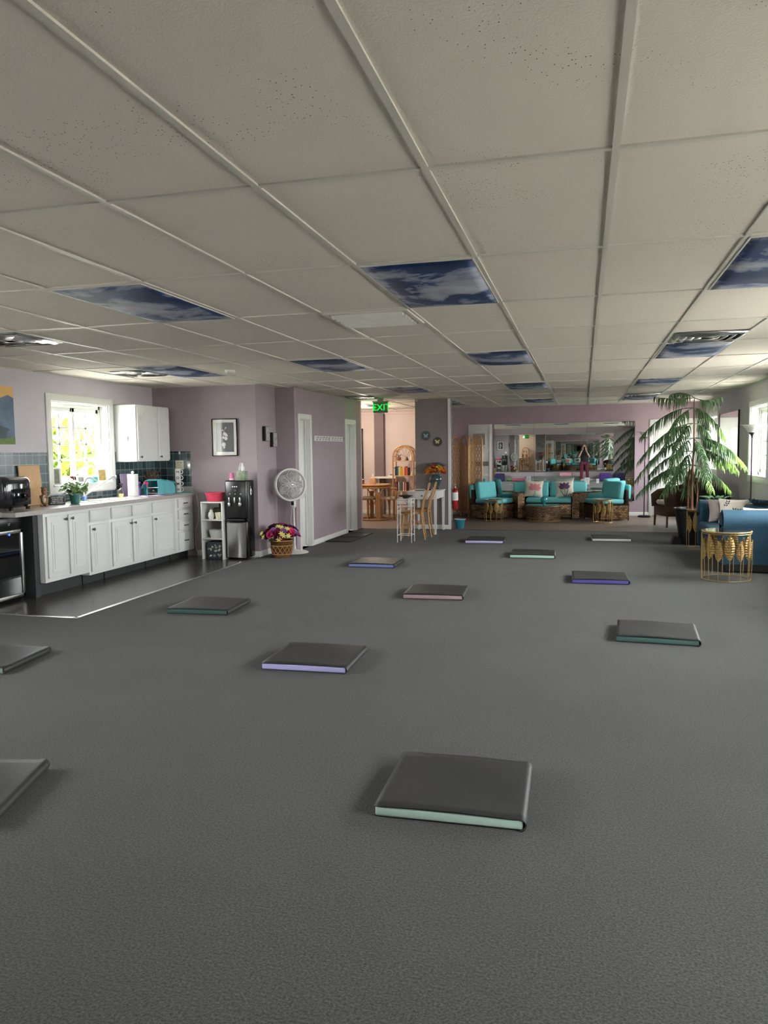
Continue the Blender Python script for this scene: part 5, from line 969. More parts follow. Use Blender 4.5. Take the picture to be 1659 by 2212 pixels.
# centre loveseat
t = thing('lounge_sofa', 'turquoise cushioned centre sofa of the wicker lounge set', 'sofa', (-.7, 16.72, 0), 0, 'modules of the wicker lounge set'); base(t, .96, .68)
mb = MB(); mb.box(-.75, .28, .3, .75, .35, .6, .01); mb.build('wicker_back', WICKDK, t)
cushion(-.47, -.34, .335, .47, .25, .435, .035).build('seat_cushion', TEAL, t)
for a, b in ((-.78, -.02), (.0, .78)): cushion(a, -.06, 0, b, .06, .32, .045).build('back_cushion', TEAL, t, (0, .22, .43), (-.1, 0, 0))
def console(label, x, y, rz):
    t = thing('wedge_console', label, 'side console', (x, y, 0), rz, 'wedge consoles of the wicker lounge set')
    poly = [(-.07, -.28), (.07, -.28), (.11, .2), (-.11, .2)]
    mb = MB(); mb.prism(poly, .02, .535); mb.build('wicker_body', WICKER, t, smooth=0)
    mb = MB(); mb.prism([(u*1.05, v*1.02) for u, v in poly], .535, .56); mb.build('top', WICKDK, t, smooth=0)
console('left wicker wedge console between the left seat and the centre sofa', -1.335, 16.56, .28); console('right wicker wedge console between the centre sofa and the right seat', -.065, 16.56, -.28)
mb = MB(); mb.box(-.05, -.035, 0, .05, .035, .002); tag(mb.build('napkin', PAPER, None, (-1.36, 16.66, .561)), 'small white napkin on the left wedge console', 'napkin')
def pillow(name, label, loc, rot, w, mat, print_fn=None, group=None, h=None):
    h = h or w; t = thing(name, label, 'pillow', loc, group=group, rot=rot); n = 14
    def f(sg): return lambda u, v: ((u-.5)*w*(1-.12*sin(pi*v)), sg*.075*(sin(pi*u)*sin(pi*v))**.5, (v-.5)*h*(1-.12*sin(pi*u)))
    mb = MB(); mb.grid(f(-1), n, n); mb.grid(f(1), n, n); bmesh.ops.remove_doubles(mb.bm, verts=mb.bm.verts, dist=.0008); p = mb.build('cover', mat, t)
    if print_fn: print_fn(t, p, w, h)
    return t
def flower_print(c1, c2, cx, cz, s, stem=(-.02, -.2)):
    def g(t, p, w, h):
        def pt(u, v): a, b = u/w+.5, v/h+.5; a = min(max(a, .02), .98); b = min(max(b, .02), .98); return Vector((u*(1-.12*sin(pi*b)), -.0765*(sin(pi*a)*sin(pi*b))**.5-.002, v*(1-.12*sin(pi*a))))
        def petal(mb, ang, L, wd):
            n = 8; left, right = [], []
            for i in range(n+1):
                q = L*i/n; ww = wd*sin(pi*(i/n)**.8)
                dx, dz = cos(ang), sin(ang); left.append((cx+dx*q-dz*ww, cz+dz*q+dx*ww)); right.append((cx+dx*q+dz*ww, cz+dz*q-dx*ww))
            V = [pt(*a) for a in left]+[pt(*a) for a in right]
            mb.mesh(V, [(i, i+1, n+2+i, n+1+i) for i in range(n)])
        mb = MB()
        for k, a in enumerate((.35, .9, 1.57, 2.2, 2.8)): petal(mb, a, s*(1 if k % 2 == 0 else 1.12), s*.3)
        for a in (.0, 3.14): petal(mb, a, s*.8, s*.2)
        mb.build('printed_petals', M('print_'+c1[1:], c1, .9, col2=c2, vs=30), p)
        mb = MB(); mb.tube([pt(cx, cz), pt(cx+.01, (cz+stem[1])/2), pt(cx+stem[0], stem[1])], .004, 5)
        if c1 != '#e39a9a':
            for sx in (-1, 1): mb.tube([pt(cx+sx*.09, cz-.04), pt(cx+sx*.05, cz-.12), pt(cx, stem[1])], .006, 5)
        mb.build('printed_stem', M('print_stem', '#5a4a5a', .9), p)
    return g
IVORY = M('ivory_canvas', '#ddd6c6', .95, var=.03, vs=60, bump=.2, bs=300)
pillow('throw_pillow', 'ivory throw pillow printed with a pink flower, left one on the turquoise sofa', (-1.02, 16.66, .62), (-.25, .06, .05), .4, IVORY, flower_print('#e39a9a', '#c06a78', .02, -.03, .165), 'flower print pillows on the turquoise sofa', .37)
pillow('throw_pillow', 'ivory throw pillow printed with a purple tulip, right one on the turquoise sofa', (-.38, 16.68, .62), (-.25, -.08, -.05), .4, IVORY, flower_print('#7a5a80', '#3f2f48', .0, .0, .15), 'flower print pillows on the turquoise sofa', .37)
t = thing('coffee_table', 'round drum shaped bronze wicker coffee table with a glass top', 'coffee table', (-.79, 15.98, 0))
mb = MB(); mb.lathe([(.34, .015), (.345, .02), (.35, .3), (.345, .305), (.33, .305), (.33, .015)], 56); mb.build('wicker_drum', weave_mat('drum_weave', '#94765a', '#5a4432', '#1a100a', .06, .03, .35, .4), t)
mb = MB()
for z in (.012, .31): mb.tube(arc((0, 0, z), .348, 0, 2*pi*.985, 56, 'xy'), .008, 6, closed=True)
mb.build('rim', GOLD, t); mb = MB(); mb.lathe([(0, .318), (.352, .318), (.356, .322), (.352, .328), (0, .328)], 56); mb.build('glass_top', M('dark_table_glass', '#26302e', .06, coat=1), t)
t = thing('glass_globe', 'small turquoise glass globe ornament on the round coffee table', 'ornament', (-.77, 15.95, .329)); mb = MB(); mb.lathe([(0, 0), (.035, 0), (.02, .015), (.03, .03)]+[(.075*sin(a), .1-.075*cos(a)) for a in [pi*i/14 for i in range(3, 14)]]+[(0, .175)], 24); mb.build('globe', M('turquoise_glass', '#2f9aa0', .06, coat=1, spec=1), t)
# gold leaf drum tables
def leaf_table(label, x, y, dia, h, rz, n=12, top='glass'):
    t = thing('leaf_drum_table', label, 'side table', (x, y, 0), rz, 'gold leaf drum side tables'); r = dia/2
    mb = MB(); mb.tube([(r*cos(a), r*sin(a), h-.01) for a in [2*pi*i/48 for i in range(48)]], .009, 8, closed=True); mb.tube([(r*cos(a), r*sin(a), h-.03) for a in [2*pi*i/48 for i in range(48)]], .004, 6, closed=True); mb.build('top_ring', GOLD, t)
    mb = MB(); mb.tube([(r*cos(a), r*sin(a), .006) for a in [2*pi*i/48 for i in range(48)]], .005, 6, closed=True); mb.build('base_ring', GOLD, t)
    for k in range(n):
        a0 = 2*pi*k/n; big = k % 2 == 0; L = h*(.52 if big else .42); zt = h-.03 if big else h-.1; wd = r*pi/n*(1.04 if big else .82); mb = MB(); m_ = 10
        def P(u, z, o=0): a = a0+u/r; q = r+.004*(k % 2)+o-.012*abs(u)/wd*(o == 0); return Vector((q*cos(a), q*sin(a), z))
        for i in range(m_):
            t0, t1 = i/m_, (i+1)/m_; w0, w1 = wd*sin(pi*t0**.85)**.85, wd*sin(pi*min(1, t1)**.85)**.85 if t1 < 1 else 0
            z0, z1 = zt-L*t0, zt-L*t1; z0, z1 = zt-L*(1-t0)*1.0, zt-L*(1-t1)
            for s in (-1, 1): mb.mesh([P(0, z0, .006), P(s*w0, z0), P(s*w1, z1), P(0, z1, .006)], [(0, 1, 2, 3)])
        for i in range(1, 12):
            q = i/12; ww = wd*sin(pi*q**.85)**.85*.9; z0 = zt-L*(1-q)
            for s in (-1, 1): mb.tube([P(0, z0-.01, .007), P(s*ww, z0+.022, .002)], .0014, 4, cap=False)
        mb.tube([P(0, zt, .006), P(0, zt-L, .006), P(0, .006)], .0036, 6)
        mb.build('leaf', GOLD, t, solid=.0015)
    mb = MB(); mb.lathe([(0, h-.006), (r-.004, h-.006), (r-.004, h), (0, h)], 40); mb.build('mirror_top' if top == 'mirror' else 'top', M('dark_mirror_top', '#4a4642', .08, .9, var=.02) if top == 'mirror' else M('pale_top', '#9a948a', .12, .7), t)
    return t
leaf_table('largest gold leaf drum table, in front of the blue sofa arm', 1.545, 9.13, .505, .545, .2, 14, 'mirror')
leaf_table('slim gold leaf drum table between the pine pot and the blue sofa', 1.635, 11.81, .34, .575, .5, 10, 'glass')
leaf_table('gold leaf drum table in front of the left turquoise seat', -1.775, 15.72, .36, .45, .1, 10); leaf_table('gold leaf drum table in front of the right turquoise seat', .38, 15.72, .37, .45, .4, 10)
for x, l in ((-1.8, 'white dish on the gold leaf table before the left turquoise seat'), (.35, 'white dish on the gold leaf table before the right turquoise seat')):
    t = thing('dish', l, 'dish', (x, 15.72, .451)); mb = MB(); mb.lathe([(0, 0), (.06, 0), (.1, .012), (.096, .014), (.058, .004), (0, .004)], 24, sy=.8); mb.build('dish', ENA, t)
# torchiere lamps
def torch(label, x, y, h, base_r=.13, pole='#1c1a1c'):
    t = thing('floor_lamp', label, 'floor lamp', (x, y, 0), group='torchiere floor lamps'); DK = M('lamp_'+pole[1:], pole, .35, .3)
    mb = MB(); mb.lathe([(0, 0), (base_r, 0), (base_r, .025), (base_r*.9, .035), (.02, .04), (0, .04)], 32); mb.build('base', DK, t)
    mb = MB(); mb.tube([(0, 0, .03), (0, 0, h-.16)], .011, 12); mb.lathe([(.012, h-.19), (.018, h-.15), (.045, h-.12), (.045, h-.105), (0, h-.105)], 20); mb.build('pole', DK, t)
    mb = MB(); mb.lathe([(.04, h-.11), (.06, h-.1), (.09, h-.05), (.125, h-.008), (.165, h), (.16, h+.004), (.12, h-.002), (.085, h-.045), (.055, h-.092), (.0, h-.1)], 32); mb.build('lamp_shade', M('frosted_shade', '#d8d2cf', .4), t)
    mb = MB(); mb.box(-.004, -.016, .9, .004, -.008, .92) ; mb.build('switch', DK, t)
torch('black torchiere floor lamp with a white bowl shade, right of the wide mirror', 1.25, 17.02, 1.8); torch('torchiere floor lamp with a white bowl shade by the right window, behind the blue sofa', 2.31, 11.85, 1.77, .12, '#4a3440')
# ================================================================== RIGHT SIDE: BLUE SOFA, PINE, CHAIRS
t = thing('blue_sofa', 'deep blue velour sofa with rolled arms standing under the right wall', 'sofa', (0, 0, 0))
S0, S1, SXf, SXb = 9.55, 11.62, 1.56, 2.42
def rolled_arm(y0, y1, out):
    ym = (y0+y1)/2; hw = (y1-y0)/2; prof = []
    pts = [(y0+.03, .09), (y0+.02, .5)]+[(ym+hw*1.08*cos(a), .6+.13*sin(a)) for a in [pi+.5-(pi+1.0)*i/12 for i in range(13)]]+[(y1-.02, .5), (y1-.03, .09)]
    mb = MB(); mb.prism(pts, SXf+.02, SXb-.02, 'x'); return mb
for y0, y1 in ((S0, S0+.24), (S1-.24, S1)):
    rolled_arm(y0, y1, 0).build('arm', SOFA, t, smooth=50)
    mb = MB(); ym = (y0+y1)/2; mb.prism([(ym+.1*cos(a), .6+.1*sin(a)) for a in [2*pi*i/20 for i in range(20)]], SXf+.005, SXf+.025, 'x'); mb.box(SXf+.005, y0+.04, .1, SXf+.025, y1-.04, .56, .008); mb.build('arm_front_panel', M('dark_blue_panel', '#1d3f52', .8, bump=.2, bs=160), t)
mb = MB(); mb.box(SXf+.04, S0+.2, .09, SXb-.02, S1-.2, .3, .015); mb.build('seat_base', SOFA, t)
for a, b in ((S0+.235, (S0+S1)/2-.004), ((S0+S1)/2+.004, S1-.235)):
    mb = MB(); mb.box(SXf-.01, a, .3, SXb-.28, b, .44, .05, seg=5); mb.build('seat_cushion', SOFA, t)
    mb = MB(); mb.box(SXb-.34, a+.02, .42, SXb-.16, b-.01, .7, .07, seg=5); mb.build('back_cushion', SOFA, t, smooth=60)
mb = MB(); mb.box(SXb-.2, S0+.02, .09, SXb, S1-.02, .72, .07, seg=5); mb.build('backrest', SOFA, t)
for x in (SXf+.08, SXb-.1):
    for y in (S0+.07, S1-.07): mb = MB(); mb.lathe([(0, 0), (.022, 0), (.034, .095), (0, .095)], 12, (x, y, 0)); mb.build('foot', MATBLACK, t)
mb = MB(); mb.box(SXf+.06, S0+.02, .02, SXb-.04, S0+.04, .1); mb.build('dust_skirt', MATBLACK, t)
def butter_print(t, p, w, h):
    rr = random.Random(8); mb = MB()
    for i in range(7):
        u, v = rr.uniform(-.16, .16), rr.uniform(-.1, .13); a, b = u/w+.5, v/h+.5; y = -.075*(sin(pi*a)*sin(pi*b))**.5-.003
        for s in (-1, 1): mb.mesh([(u, y, v), (u+s*.022, y, v+.02), (u+s*.026, y, v-.004), (u+s*.01, y, v-.014)], [(0, 1, 2, 3)])
    mb.build('printed_butterflies', M('grey_print_ink', '#6a6870', .9), p)
pillow('throw_pillow', 'ivory pillow with grey butterfly print leaning inside the blue sofa', (1.97, 11.15, .6), (-.25, .05, .1), .4, IVORY, butter_print, 'pillows on the blue sofa', .34)
pillow('throw_pillow', 'taupe grey pillow behind the butterfly print pillow on the blue sofa', (1.83, 11.24, .6), (-.22, 0, .15), .36, M('taupe_canvas', '#8e827e', .95, bump=.2, bs=200), None, 'pillows on the blue sofa', .32)
pillow('throw_pillow', 'white pillow at the near end of the blue sofa, mostly hidden by the near arm', (2.08, 10.0, .58), (-.5, 0, .0), .4, PAPER, None, 'pillows on the blue sofa', .34)
mb = MB(); mb.grid(lambda u, v: (2.2+.22*v-.06*u, 10.6+.5*u, .76-.15*v*u+.02*sin(u*22+v*4)), 30, 8); tag(mb.build('throw_blanket', M('dark_teal_throw', '#27444c', .9, bump=.4, bs=120), None, solid=.012), 'dark teal throw draped in folds over the back of the blue sofa', 'blanket')
# Norfolk pine in a tall black pot
PX, PY = 1.6, 12.37
t = thing('norfolk_pine', 'tall drooping Norfolk pine in a glossy black pot, touching the ceiling', 'tree', (PX, PY, 0))
mb = MB(); mb.lathe([(0, .0), (.17, 0), (.18, .02), (.2, .2), (.235, .42), (.25, .52), (.262, .53), (.262, .55), (.235, .55), (.22, .5), (0, .48)], 40); mb.build('pot', M('glossy_black_glaze', '#060708', .4), t)
mb = MB(); mb.lathe([(0, .482), (.22, .49), (0, .5)], 20); mb.build('soil', M('potting_soil', '#2e221a', .95, bump=.8), t)
mb = MB(); mb.prism([(-.3, 0), (.2, 0), (.2, .03), (-.25, .12)], -.1, .1, 'y'); mb.build('pot_stand', MATBLACK, t)
mb = MB(); mb.tube([(0, 0, .48), (-.01, 0, 1.0), (.01, 0, 1.5), (.0, 0, 2.1), (.005, 0, 2.21)], [.02, .018, .014, .009, .004], 10); mb.tube([(-.05, .03, .48), (-.06, .02, .9), (-.045, .0, 1.25)], [.015, .013, .006], 8); mb.tube([(.06, -.02, .48), (.07, -.02, .8), (.06, 0, 1.0)], [.013, .011, .006], 8); mb.build('trunk', BARK, t)
NEED = [PINE, M('mid_pine_needles', '#3f6038', .6, col2='#6f9152', vs=6), M('paler_pine_tip', '#7aa644', .6, col2='#9cc25c', vs=6)]
def pine_branch(z0, end, lift, seed, paler=0, x0=(0, 0)):
    rr = random.Random(seed); p0 = Vector((x0[0], x0[1], z0)); p2 = Vector(end); p1 = (p0+p2)/2+Vector((0, 0, lift)); st = bez(p0, p1, p2, 18)
    L = sum((b-a).length for a, b in zip(st, st[1:])); mb = MB(); mb.tube(st, [.0065-.005*i/18 for i in range(19)], 5, mi=0)
    n = int(L/.022); fw = Vector((p2.x-p0.x, p2.y-p0.y, 0)).normalized(); sd = Vector((-fw.y, fw.x, 0))
    for i in range(n):
        q = .22+.78*i/n; k = min(17, int(q*18)); c = st[k].lerp(st[k+1], q*18-k); 
        for s in (-1, 1):
            ln = (.17*sin(pi*min(1, (q-.12)*.95+.1))**.7+.03)*rr.uniform(.75, 1.1)
            out = sd*s*rr.uniform(.35, .75)+fw*rr.uniform(.1, .4); drop = rr.uniform(.65, 1.15)
            pts = [c, c+out*ln*.35-Vector((0, 0, ln*.12*drop)), c+out*ln*.6-Vector((0, 0, ln*.5*drop)), c+out*ln*.72-Vector((0, 0, ln*drop))]
            mi = 2 if (paler and q > .72) else (1 if rr.random() < .3+.3*paler else 0)
            w = rr.uniform(.0055, .0085); mb.tube(pts, [w*.7, w, w*.9, w*.25], 4, mi=mi, cap=False)
    return mb.build('branch', NEED, t, smooth=60)
def tip(px, py, dy=0): p = atY(px, py, PY+dy); return (p.x-PX, dy, p.z)
sd = 100
for z0, ends in (
  (2.2, [((1412, 857), 0, -.04, 0), ((1560, 857), 0, -.09, 0), ((1449, 853), .3, .1, 0)]),
  (2.05, [((1381, 948), 0, .26, 0), ((1567, 950), -.05, .22, 1), ((1438, 955), -.4, .22, 0), ((1530, 930), .4, .2, 0)]),
  (1.82, [((1376, 1002), .0, .3, 0), ((1545, 985), .35, .25, 1), ((1452, 995), -.4, .25, 0), ((1430, 975), .4, .24, 0)]),
  (1.6, [((1372, 1040), -.1, .34, 0), ((1612, 1010), .05, .28, 1), ((1596, 1020), -.12, .26, 1), ((1440, 1040), -.45, .28, 0), ((1530, 1040), -.45, .24, 0)]),
  (1.4, [((1400, 1030), .3, .24, 0), ((1560, 1010), .4, .24, 1), ((1455, 1055), -.4, .2, 0), ((1585, 1015), .1, .24, 1)]),
  (1.2, [((1374, 1072), .0, .24, 0), ((1578, 1062), -.05, .16, 1), ((1540, 1062), -.35, .14, 1), ((1430, 1070), -.35, .16, 0), ((1480, 1075), .35, .12, 0), ((1400, 1045), .3, .18, 0)])):
    for (px, py), dy, lift, is_paler in ends: pine_branch(z0, tip(px, py, dy), lift, sd, is_paler); sd += 1
# houseplants behind the sofa
t = thing('houseplant', 'broad leaved green houseplant in a tan pot behind the far arm of the blue sofa', 'plant', (2.02, 12.95, 0)); mb = MB(); mb.lathe([(0, 0), (.16, 0), (.2, .4), (.22, .42), (.2, .44), (0, .42)], 28); mb.build('pot', M('terracotta_glaze', '#a98a62', .5), t); mb = MB()
for i in range(16):
    a = i*2.4; L = .38; p = [Vector((0, 0, .42)), Vector((.12*cos(a), .12*sin(a), .42+L*.8)), Vector((.26*cos(a), .26*sin(a), .42+L*.7))]; st = bez(*p, 8); e = Vector((-sin(a), cos(a), 0))
    mb.mesh([q+e*.04*sin(pi*k/8)*s for k, q in enumerate(st) for s in (-1, 1)], [(2*k, 2*k+1, 2*k+3, 2*k+2) for k in range(8)])
mb.build('leaves', M('agave_green', '#6f9a74', .5, col2='#4f7a58', vs=8), t, solid=.003)
# wicker armchair
t = thing('wicker_armchair', 'brown wicker armchair with a cream cushion behind the pine tree', 'armchair', (1.66, 15.15, 0), -1.25); BW = weave_mat('brown_armchair_weave', '#7a5236', '#5a3a24', '#24150c', .03, .016, .5, 0)
for sx in (-1, 1):
    for sy in (-1, 1): mb = MB(); mb.tube([(sx*.27, sy*.27, 0), (sx*.26, sy*.26, .38)], [.018, .024], 10); mb.build('leg', BROWN, t)
mb = MB(); mb.box(-.29, -.29, .2, .29, .29, .4, .03); mb.build('seat', BW, t); mb = MB(); mb.box(-.24, -.27, .4, .24, .22, .49, .04, seg=4); mb.build('seat_cushion', LINEN, t)
for s in (-1, 1): mb = MB(); mb.prism([(-.29, .38), (.27, .38), (.29, .72), (.1, .7), (-.2, .64), (-.29, .6)], s*.29-.025, s*.29+.025, 'x'); mb.tube([(s*.29, -.29, .36), (s*.29, -.31, .58), (s*.29, -.2, .65), (s*.29, .1, .7), (s*.28, .27, .74)], .032, 10); mb.build('arm', BW, t)
mb = MB(); mb.grid(lambda u, v: (-.29+.58*u, .25+.06*v-.06*sin(pi*u)*-1, .38+(.42+.1*sin(pi*u))*v), 14, 8); mb.build('backrest', BW, t, solid=.04)
# round shell chair
t = thing('shell_chair', 'black round shell chair with a bent wood rim in front of the right wall', 'chair', (2.1, 13.75, 0), -.9)
RM = Matrix.Rotation(-.95, 3, 'X'); mb = MB()
mb.grid(lambda u, v: tuple(Vector((0, .0, .6))+RM @ Vector((.35*u**.8*cos(2*pi*v), .35*u**.8*sin(2*pi*v), .12*(u*u)-.08))), 8, 32); bmesh.ops.remove_doubles(mb.bm, verts=mb.bm.verts, dist=.001); mb.build('shell', M('black_leatherette', '#17181a', .4), t, solid=.02)
mb = MB(); mb.tube([tuple(Vector((0, 0, .6))+RM @ Vector((.355*cos(a), .355*sin(a), .04))) for a in [2*pi*i/36 for i in range(36)]], .016, 8, closed=True); mb.build('wood_rim', M('bent_walnut_rim', '#9a5c3c', .35), t)
for k in range(4): a = pi/4+k*pi/2; mb = MB(); mb.tube([(.24*cos(a), .24*sin(a), 0), (.06*cos(a), .06*sin(a), .45)], [.014, .018], 8); mb.build('leg', MATBLACK, t)
t = thing('black_speaker', 'black box shaped object standing behind the shell chair by the right wall', 'cabinet', (2.02, 14.5, 0)); mb = MB(); mb.box(-.2, -.18, 0, .2, .18, .92, .03, seg=3); mb.build('body', MATBLACK, t); mb = MB(); mb.box(-.17, -.185, .08, .17, -.178, .85, .01); mb.build('front_panel', BLACK, t); mb = MB(); mb.ball((-.05, -.188, .8), .008); mb.build('button', PAPER, t)
# mirror on the right wall
t = thing('leaning_mirror', 'tall dark edged mirror on the right wall between the two windows', 'mirror', (XR-.001, 14.55, 1.62)); mb = MB(); mb.box(-.02, -.88, -.44, 0, .9, .44); mb.build('mirror_glass', MIRROR, t, smooth=0); mb = MB(); mb.box(-.025, -.905, -.45, 0, -.88, .45); mb.box(-.025, .9, -.45, 0, .915, .45); mb.build('dark_edge', MATBLACK, t)
# ================================================================== EXERCISE MATS ON THE CARPET
FOAM = M('black_mat_vinyl', '#303130', .5, var=.05, vs=6, bump=.12, bs=8, spec=.45)
def mat_(label, cx, cy, rz, col, d=.56, w=.605, h=.052):
    t = thing('folded_mat', label, 'exercise mat', (cx, cy, 0), rz, 'folded exercise mats laid out on the carpet')
    mb = MB(); n = 12
    # vinyl cover: top sheet slightly domed, wrapping round the right edge (the fold)
    def prof(u):
        if u < .7: x = -w/2+.004+(w-.03)*u/.7; return x, h-.004+.004*sin(pi*u/.7)
        a = (u-.7)/.3*pi; return w/2-.026+.026*sin(a), h/2+(h/2-.002)*cos(a)
    mb.grid(lambda u, v: (prof(u)[0], -d/2+d*v, prof(u)[1]+.0025*sin(v*7+u*5)*(u < .7)), 34, 12); mb.build('vinyl_cover', FOAM, t, solid=.005, smooth=60)
    mb = MB(); mb.box(-w/2+.003, -d/2+.012, .002, w/2-.02, d/2-.01, .006); mb.build('bottom_sheet', FOAM, t)
    mb = MB(); mb.box(-w/2+.006, -d/2+.003, .006, w/2-.012, d/2-.004, h-.008, .008, seg=3); mb.build('coloured_foam', M('foam_'+col[1:], col, .8, var=.04), t)
    return t
for a in (('nearest folded mat with a mint green foam edge, front and centre', -.51, 3.15, .02, '#b0cbbd'),
          ('folded mat with a lilac violet foam edge, left of centre in the second row', -1.81, 5.0, .03, '#aba8d8'),
          ('folded mat with a dark green foam edge beside the kitchen floor strip', -3.42, 6.52, .06, '#3c5a52'),
          ('folded mat with a blue foam edge below the flower basket', -2.58, 9.5, 0.0, '#7080b4'),
          ('folded mat with a dusty rose foam edge in the middle of the carpet', -1.44, 7.61, .05, '#a58a92'),
          ('folded mat with a pale lilac foam edge, far row in front of the coffee table', -1.5, 12.2, .03, '#b4b0dc'),
          ('folded mat with a light green foam edge, far right of centre', -.66, 10.66, .02, '#a4c8b2'),
          ('folded mat with an indigo foam edge, right of centre', .185, 8.8, .03, '#5a52a0'),
          ('farthest folded mat with a white foam edge, before the right turquoise seat', .435, 12.75, .03, '#c8c4c0'),
          ('folded mat with a deep teal foam edge at the right', .565, 6.24, -.06, '#4a6a64'),
          ('folded mat cut off by the left edge of the photo, in the foreground', -2.62, 2.62, .3, '#c4c4c0'),
          ('mat corner barely in view at the left edge beside the kitchen strip', -4.09, 4.48, .12, '#7f9a8c')): mat_(*a)
# ================================================================== BEHIND THE CAMERA (seen in the mirror)
t = thing('rear_mirror', 'long mirror on the wall behind the photographer, seen in the far mirror', 'mirror', (-1.5, YR+.001, 0)); 
for a, b in ((-2.8, -1.4), (-1.395, .0), (.005, 1.4), (1.405, 2.8)): mb = MB(); mb.box(a, 0, .42, b, .012, 2.12); mb.build('mirror_panel', MIRROR, t, smooth=0)
mb = MB(); mb.box(-2.81, 0, .4, 2.81, .016, .42); mb.box(-2.81, 0, 2.12, 2.81, .016, 2.135); mb.build('edge_channel', STEEL, t)
t = thing('low_platform', 'low grey platform behind the photographer, seen in the mirror', 'platform', (-1.3, YR+.5, 0)); mb = MB(); mb.box(-1.2, -.4, 0, 1.2, .3, .21, .005); mb.build('body', M('grey_carpeted_box', '#6b6c6c', .9, bump=.3), t); mb = MB(); mb.box(-1.22, -.42, .21, 1.22, .32, .225, .004); mb.build('top_mat', M('sea_green_mat', '#6f8f88', .8), t)
t = thing('pink_bolster', 'folded pink blanket on the low platform, seen in the mirror', 'blanket', (-.75, YR+.5, .225)); mb = MB(); mb.box(-.28, -.16, 0, .28, .16, .17, .06, seg=5); mb.build('folded_blanket', M('pink_fleece', '#d898a6', .9, bump=.4, bs=60), t); mb = MB(); mb.box(-.26, -.17, .07, .26, -.155, .085, .003); mb.build('fold_line', M('pink_fold', '#b87888', .9), t)
for i, (x, y, c, l) in enumerate(((-3.1, YR+.25, '#4f9a4a', 'green rolled mat on the floor behind the photographer'), (-2.85, YR+.45, '#b8506a', 'rose rolled mat on the floor behind the photographer'))):
    t = thing('rolled_mat', l, 'rolled mat', (x, y, .06), group='rolled mats behind the photographer'); mb = MB(); mb.tube([(-.3, 0, 0), (.3, 0, 0)], .058, 18); mb.build('roll', M('roll_'+c[1:], c, .8), t); mb = MB(); mb.tube([(-.05, .058*cos(a)*1.02, .058*sin(a)*1.02) for a in [2*pi*i/20 for i in range(20)]], .004, 5, closed=True); mb.build('strap', MATBLACK, t)
for i, (x, c, l) in enumerate(((-3.75, '#2a2450', 'dark navy bolster standing by the rear wall, seen in the mirror'), (.95, '#5a3f90', 'purple bolster stacked by the rear wall, seen in the mirror'), (1.55, '#3a2c60', 'dark violet bolster at the rear wall, seen in the mirror at the right'))):
    t = thing('bolster', l, 'bolster', (x, YR+.35, 0), group='bolsters behind the photographer'); mb = MB(); mb.box(-.25, -.17, 0, .25, .17, .36, .07, seg=4); mb.build('cover', M('bolster_'+c[1:], c, .9), t); mb = MB(); mb.box(-.06, -.175, .12, .06, -.165, .24, .004); mb.build('strap', M('aqua_strap', '#6fc0c8', .8), t)
# the photographer
def skin(name, V, E, RR, mat, parent, root=0, sub=2):
    me = bpy.data.meshes.new(name); me.from_pydata(V, E, []); o = bpy.data.objects.new(name, me); COL.objects.link(o); o.parent = parent
    md = o.modifiers.new('skin', 'SKIN'); md.use_smooth_shade = True
    sv = me.skin_vertices[0].data if me.skin_vertices else None
    if sv is None:
        bpy.context.view_layer.objects.active = o; sv = me.skin_vertices[0].data
    for i, r in enumerate(RR): sv[i].radius = (r, r) if not isinstance(r, tuple) else r; sv[i].use_root = (i == root)
    s = o.modifiers.new('subdivision', 'SUBSURF'); s.levels = sub; s.render_levels = sub; me.materials.append(mat); return o
SKN = M('fair_skin', '#c99a82', .5, var=.03); TOP = M('black_loose_top', '#121215', .85, bump=.3, bs=80); PNT = M('maroon_trousers', '#5e1c30', .85, bump=.2, bs=80)
t = thing('person', 'person with long auburn hair in a black top and maroon trousers, photographing into the mirror', 'person', (0.04, -.32, 0))
V = [(0, 0, .9), (0, 0, 1.08), (0, .01, 1.26), (0, .01, 1.36), (0, .02, 1.42), (0, .035, 1.5), (0, .03, 1.585),
     (-.15, .01, 1.33), (-.23, .1, 1.08), (-.13, .25, 1.3), (-.09, .275, 1.385), (.15, .01, 1.33), (.23, .1, 1.08), (.11, .25, 1.3), (.07, .275, 1.385),
     (-.09, 0, .84), (-.11, .02, .46), (-.12, 0, .08), (-.13, .09, .035), (-.135, .15, .025), (.09, 0, .84), (.12, .01, .46), (.14, .02, .08), (.15, .11, .035), (.155, .17, .025)]
E_ = [(0, 1), (1, 2), (2, 3), (3, 4), (4, 5), (5, 6), (3, 7), (7, 8), (8, 9), (9, 10), (3, 11), (11, 12), (12, 13), (13, 14), (0, 15), (15, 16), (16, 17), (17, 18), (18, 19), (0, 20), (20, 21), (21, 22), (22, 23), (23, 24)]
RR = [(.14, .1), (.12, .085), (.13, .09), (.08, .07), .045, .075, .065, .055, .038, .026, .02, .055, .038, .026, .02, .085, .055, .036, .03, .02, .085, .055, .036, .03, .02]
skin('body', V, E_, RR, SKN, t)
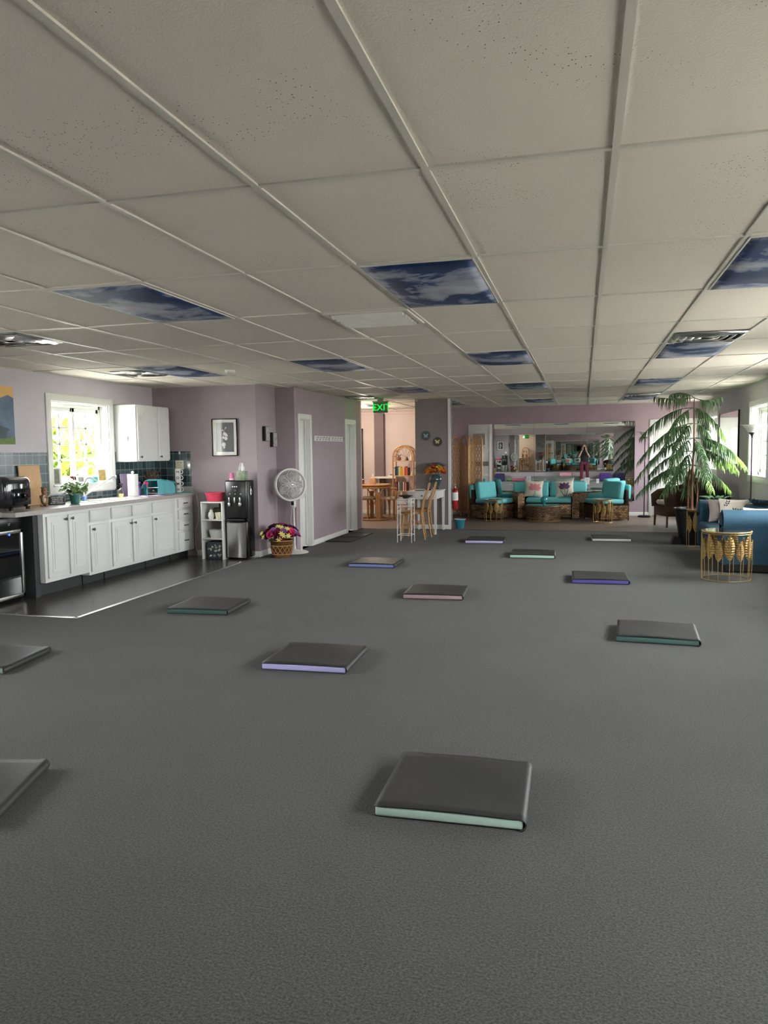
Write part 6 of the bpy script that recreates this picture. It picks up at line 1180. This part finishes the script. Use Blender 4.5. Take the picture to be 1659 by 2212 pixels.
# head refinements, hair, face
mb = MB(); mb.ball((0, .035, 1.525), (.072, .088, .105), 24, 16); mb.ball((0, .122, 1.515), (.012, .016, .018), 10, 8)
for s in (-1, 1): mb.ball((s*.073, .03, 1.52), (.01, .018, .028), 10, 8)
hd = mb.build('head', SKN, t)
for s in (-1, 1): mb = MB(); mb.ball((s*.028, .112, 1.535), (.012, .008, .007), 10, 8); mb.build('eye', M('eye_dark', '#2a2424', .2), hd)
mb = MB(); mb.ball((0, .113, 1.475), (.022, .008, .007), 12, 8); mb.build('mouth', M('lip', '#a0555a', .4), hd)
mb = MB(); mb.ball((0, .012, 1.548), (.084, .09, .1), 24, 16)
for i in range(26):
    a = pi*(-.08)+pi*1.16*i/25; x, y = -.085*cos(a), -.0-.07*sin(a)+.03; mb.tube([(x*.7, y, 1.61), (x*1.1, y, 1.5), (x*1.4, y-.01, 1.36), (x*1.5, y+.03, 1.2)], [.016, .022, .022, .01], 6)
mb.build('hair', M('auburn_hair', '#7a4630', .6, var=.2, vs=40), t, smooth=60)
V2 = [(0, 0, .8), (0, 0, 1.08), (0, .005, 1.27), (0, .01, 1.365), (-.16, .01, 1.33), (-.235, .11, 1.09), (.16, .01, 1.33), (.235, .11, 1.09)]
skin('top', V2, [(0, 1), (1, 2), (2, 3), (3, 4), (4, 5), (3, 6), (6, 7)], [(.2, .16), (.175, .14), (.165, .12), (.09, .075), .08, .085, .08, .085], TOP, t)
V3 = [(0, 0, .88), (-.09, 0, .83), (-.115, .02, .46), (-.125, 0, .1), (.09, 0, .83), (.125, .01, .46), (.145, .02, .1)]
skin('trousers', V3, [(0, 1), (1, 2), (2, 3), (0, 4), (4, 5), (5, 6)], [(.145, .11), .1, .075, .07, .1, .075, .07], PNT, t)
for s in (-1, 1):
    hx = s*.06; h0 = Vector((hx+s*.015, .285, 1.39)); V4 = [tuple(h0), (hx+s*.012, .296, 1.42), (hx, .3, 1.45)]; E4 = [(0, 1), (1, 2)]; R4 = [.022, .026, .024]
    for k in range(4):
        b = len(V4); z = 1.455+.019*k-.012; L = [.9, 1, .95, .75][k]
        V4 += [(hx-s*.0, .304, z), (hx-s*.012, .322*1, z+.004), (hx-s*.03*L, .327, z+.004)]; E4 += [(2, b), (b, b+1), (b+1, b+2)]; R4 += [.009, .0085, .0075]
    b = len(V4); V4 += [(hx-s*.015, .29, 1.43), (hx-s*.03, .288, 1.445)]; E4 += [(1, b), (b, b+1)]; R4 += [.011, .009]
    skin('hand', V4, E4, R4, SKN, t, sub=1)
    mb = MB(); mb.box(s*.135-.045, -.05, 0, s*.135+.045, .21, .02, .009); mb.tube([(s*.135-.045, .1, .02), (s*.135, .11, .06), (s*.135+.045, .1, .02)], .008, 6); mb.build('sandal', M('tan_sandal', '#a88a68', .6), t)
t = thing('phone', 'phone held up in both hands by the person in the mirror', 'phone', (.04, -.022, 1.455)); mb = MB(); mb.box(-.037, -.008, -.074, .037, 0, .074, .007, seg=3); mb.build('case', BLACK, t); mb = MB(); mb.box(-.033, -.0095, -.07, .033, -.008, .07); mb.build('screen', M('phone_glass', '#14161a', .05), t)
for x, z in ((-.02, .055), (-.02, .03)): mb = MB(); mb.lathe([(0, 0), (.009, 0), (.009, .003), (0, .003)], 14); mb.build('lens', CHROME, t, (x, .0, z), (-pi/2, 0, 0))
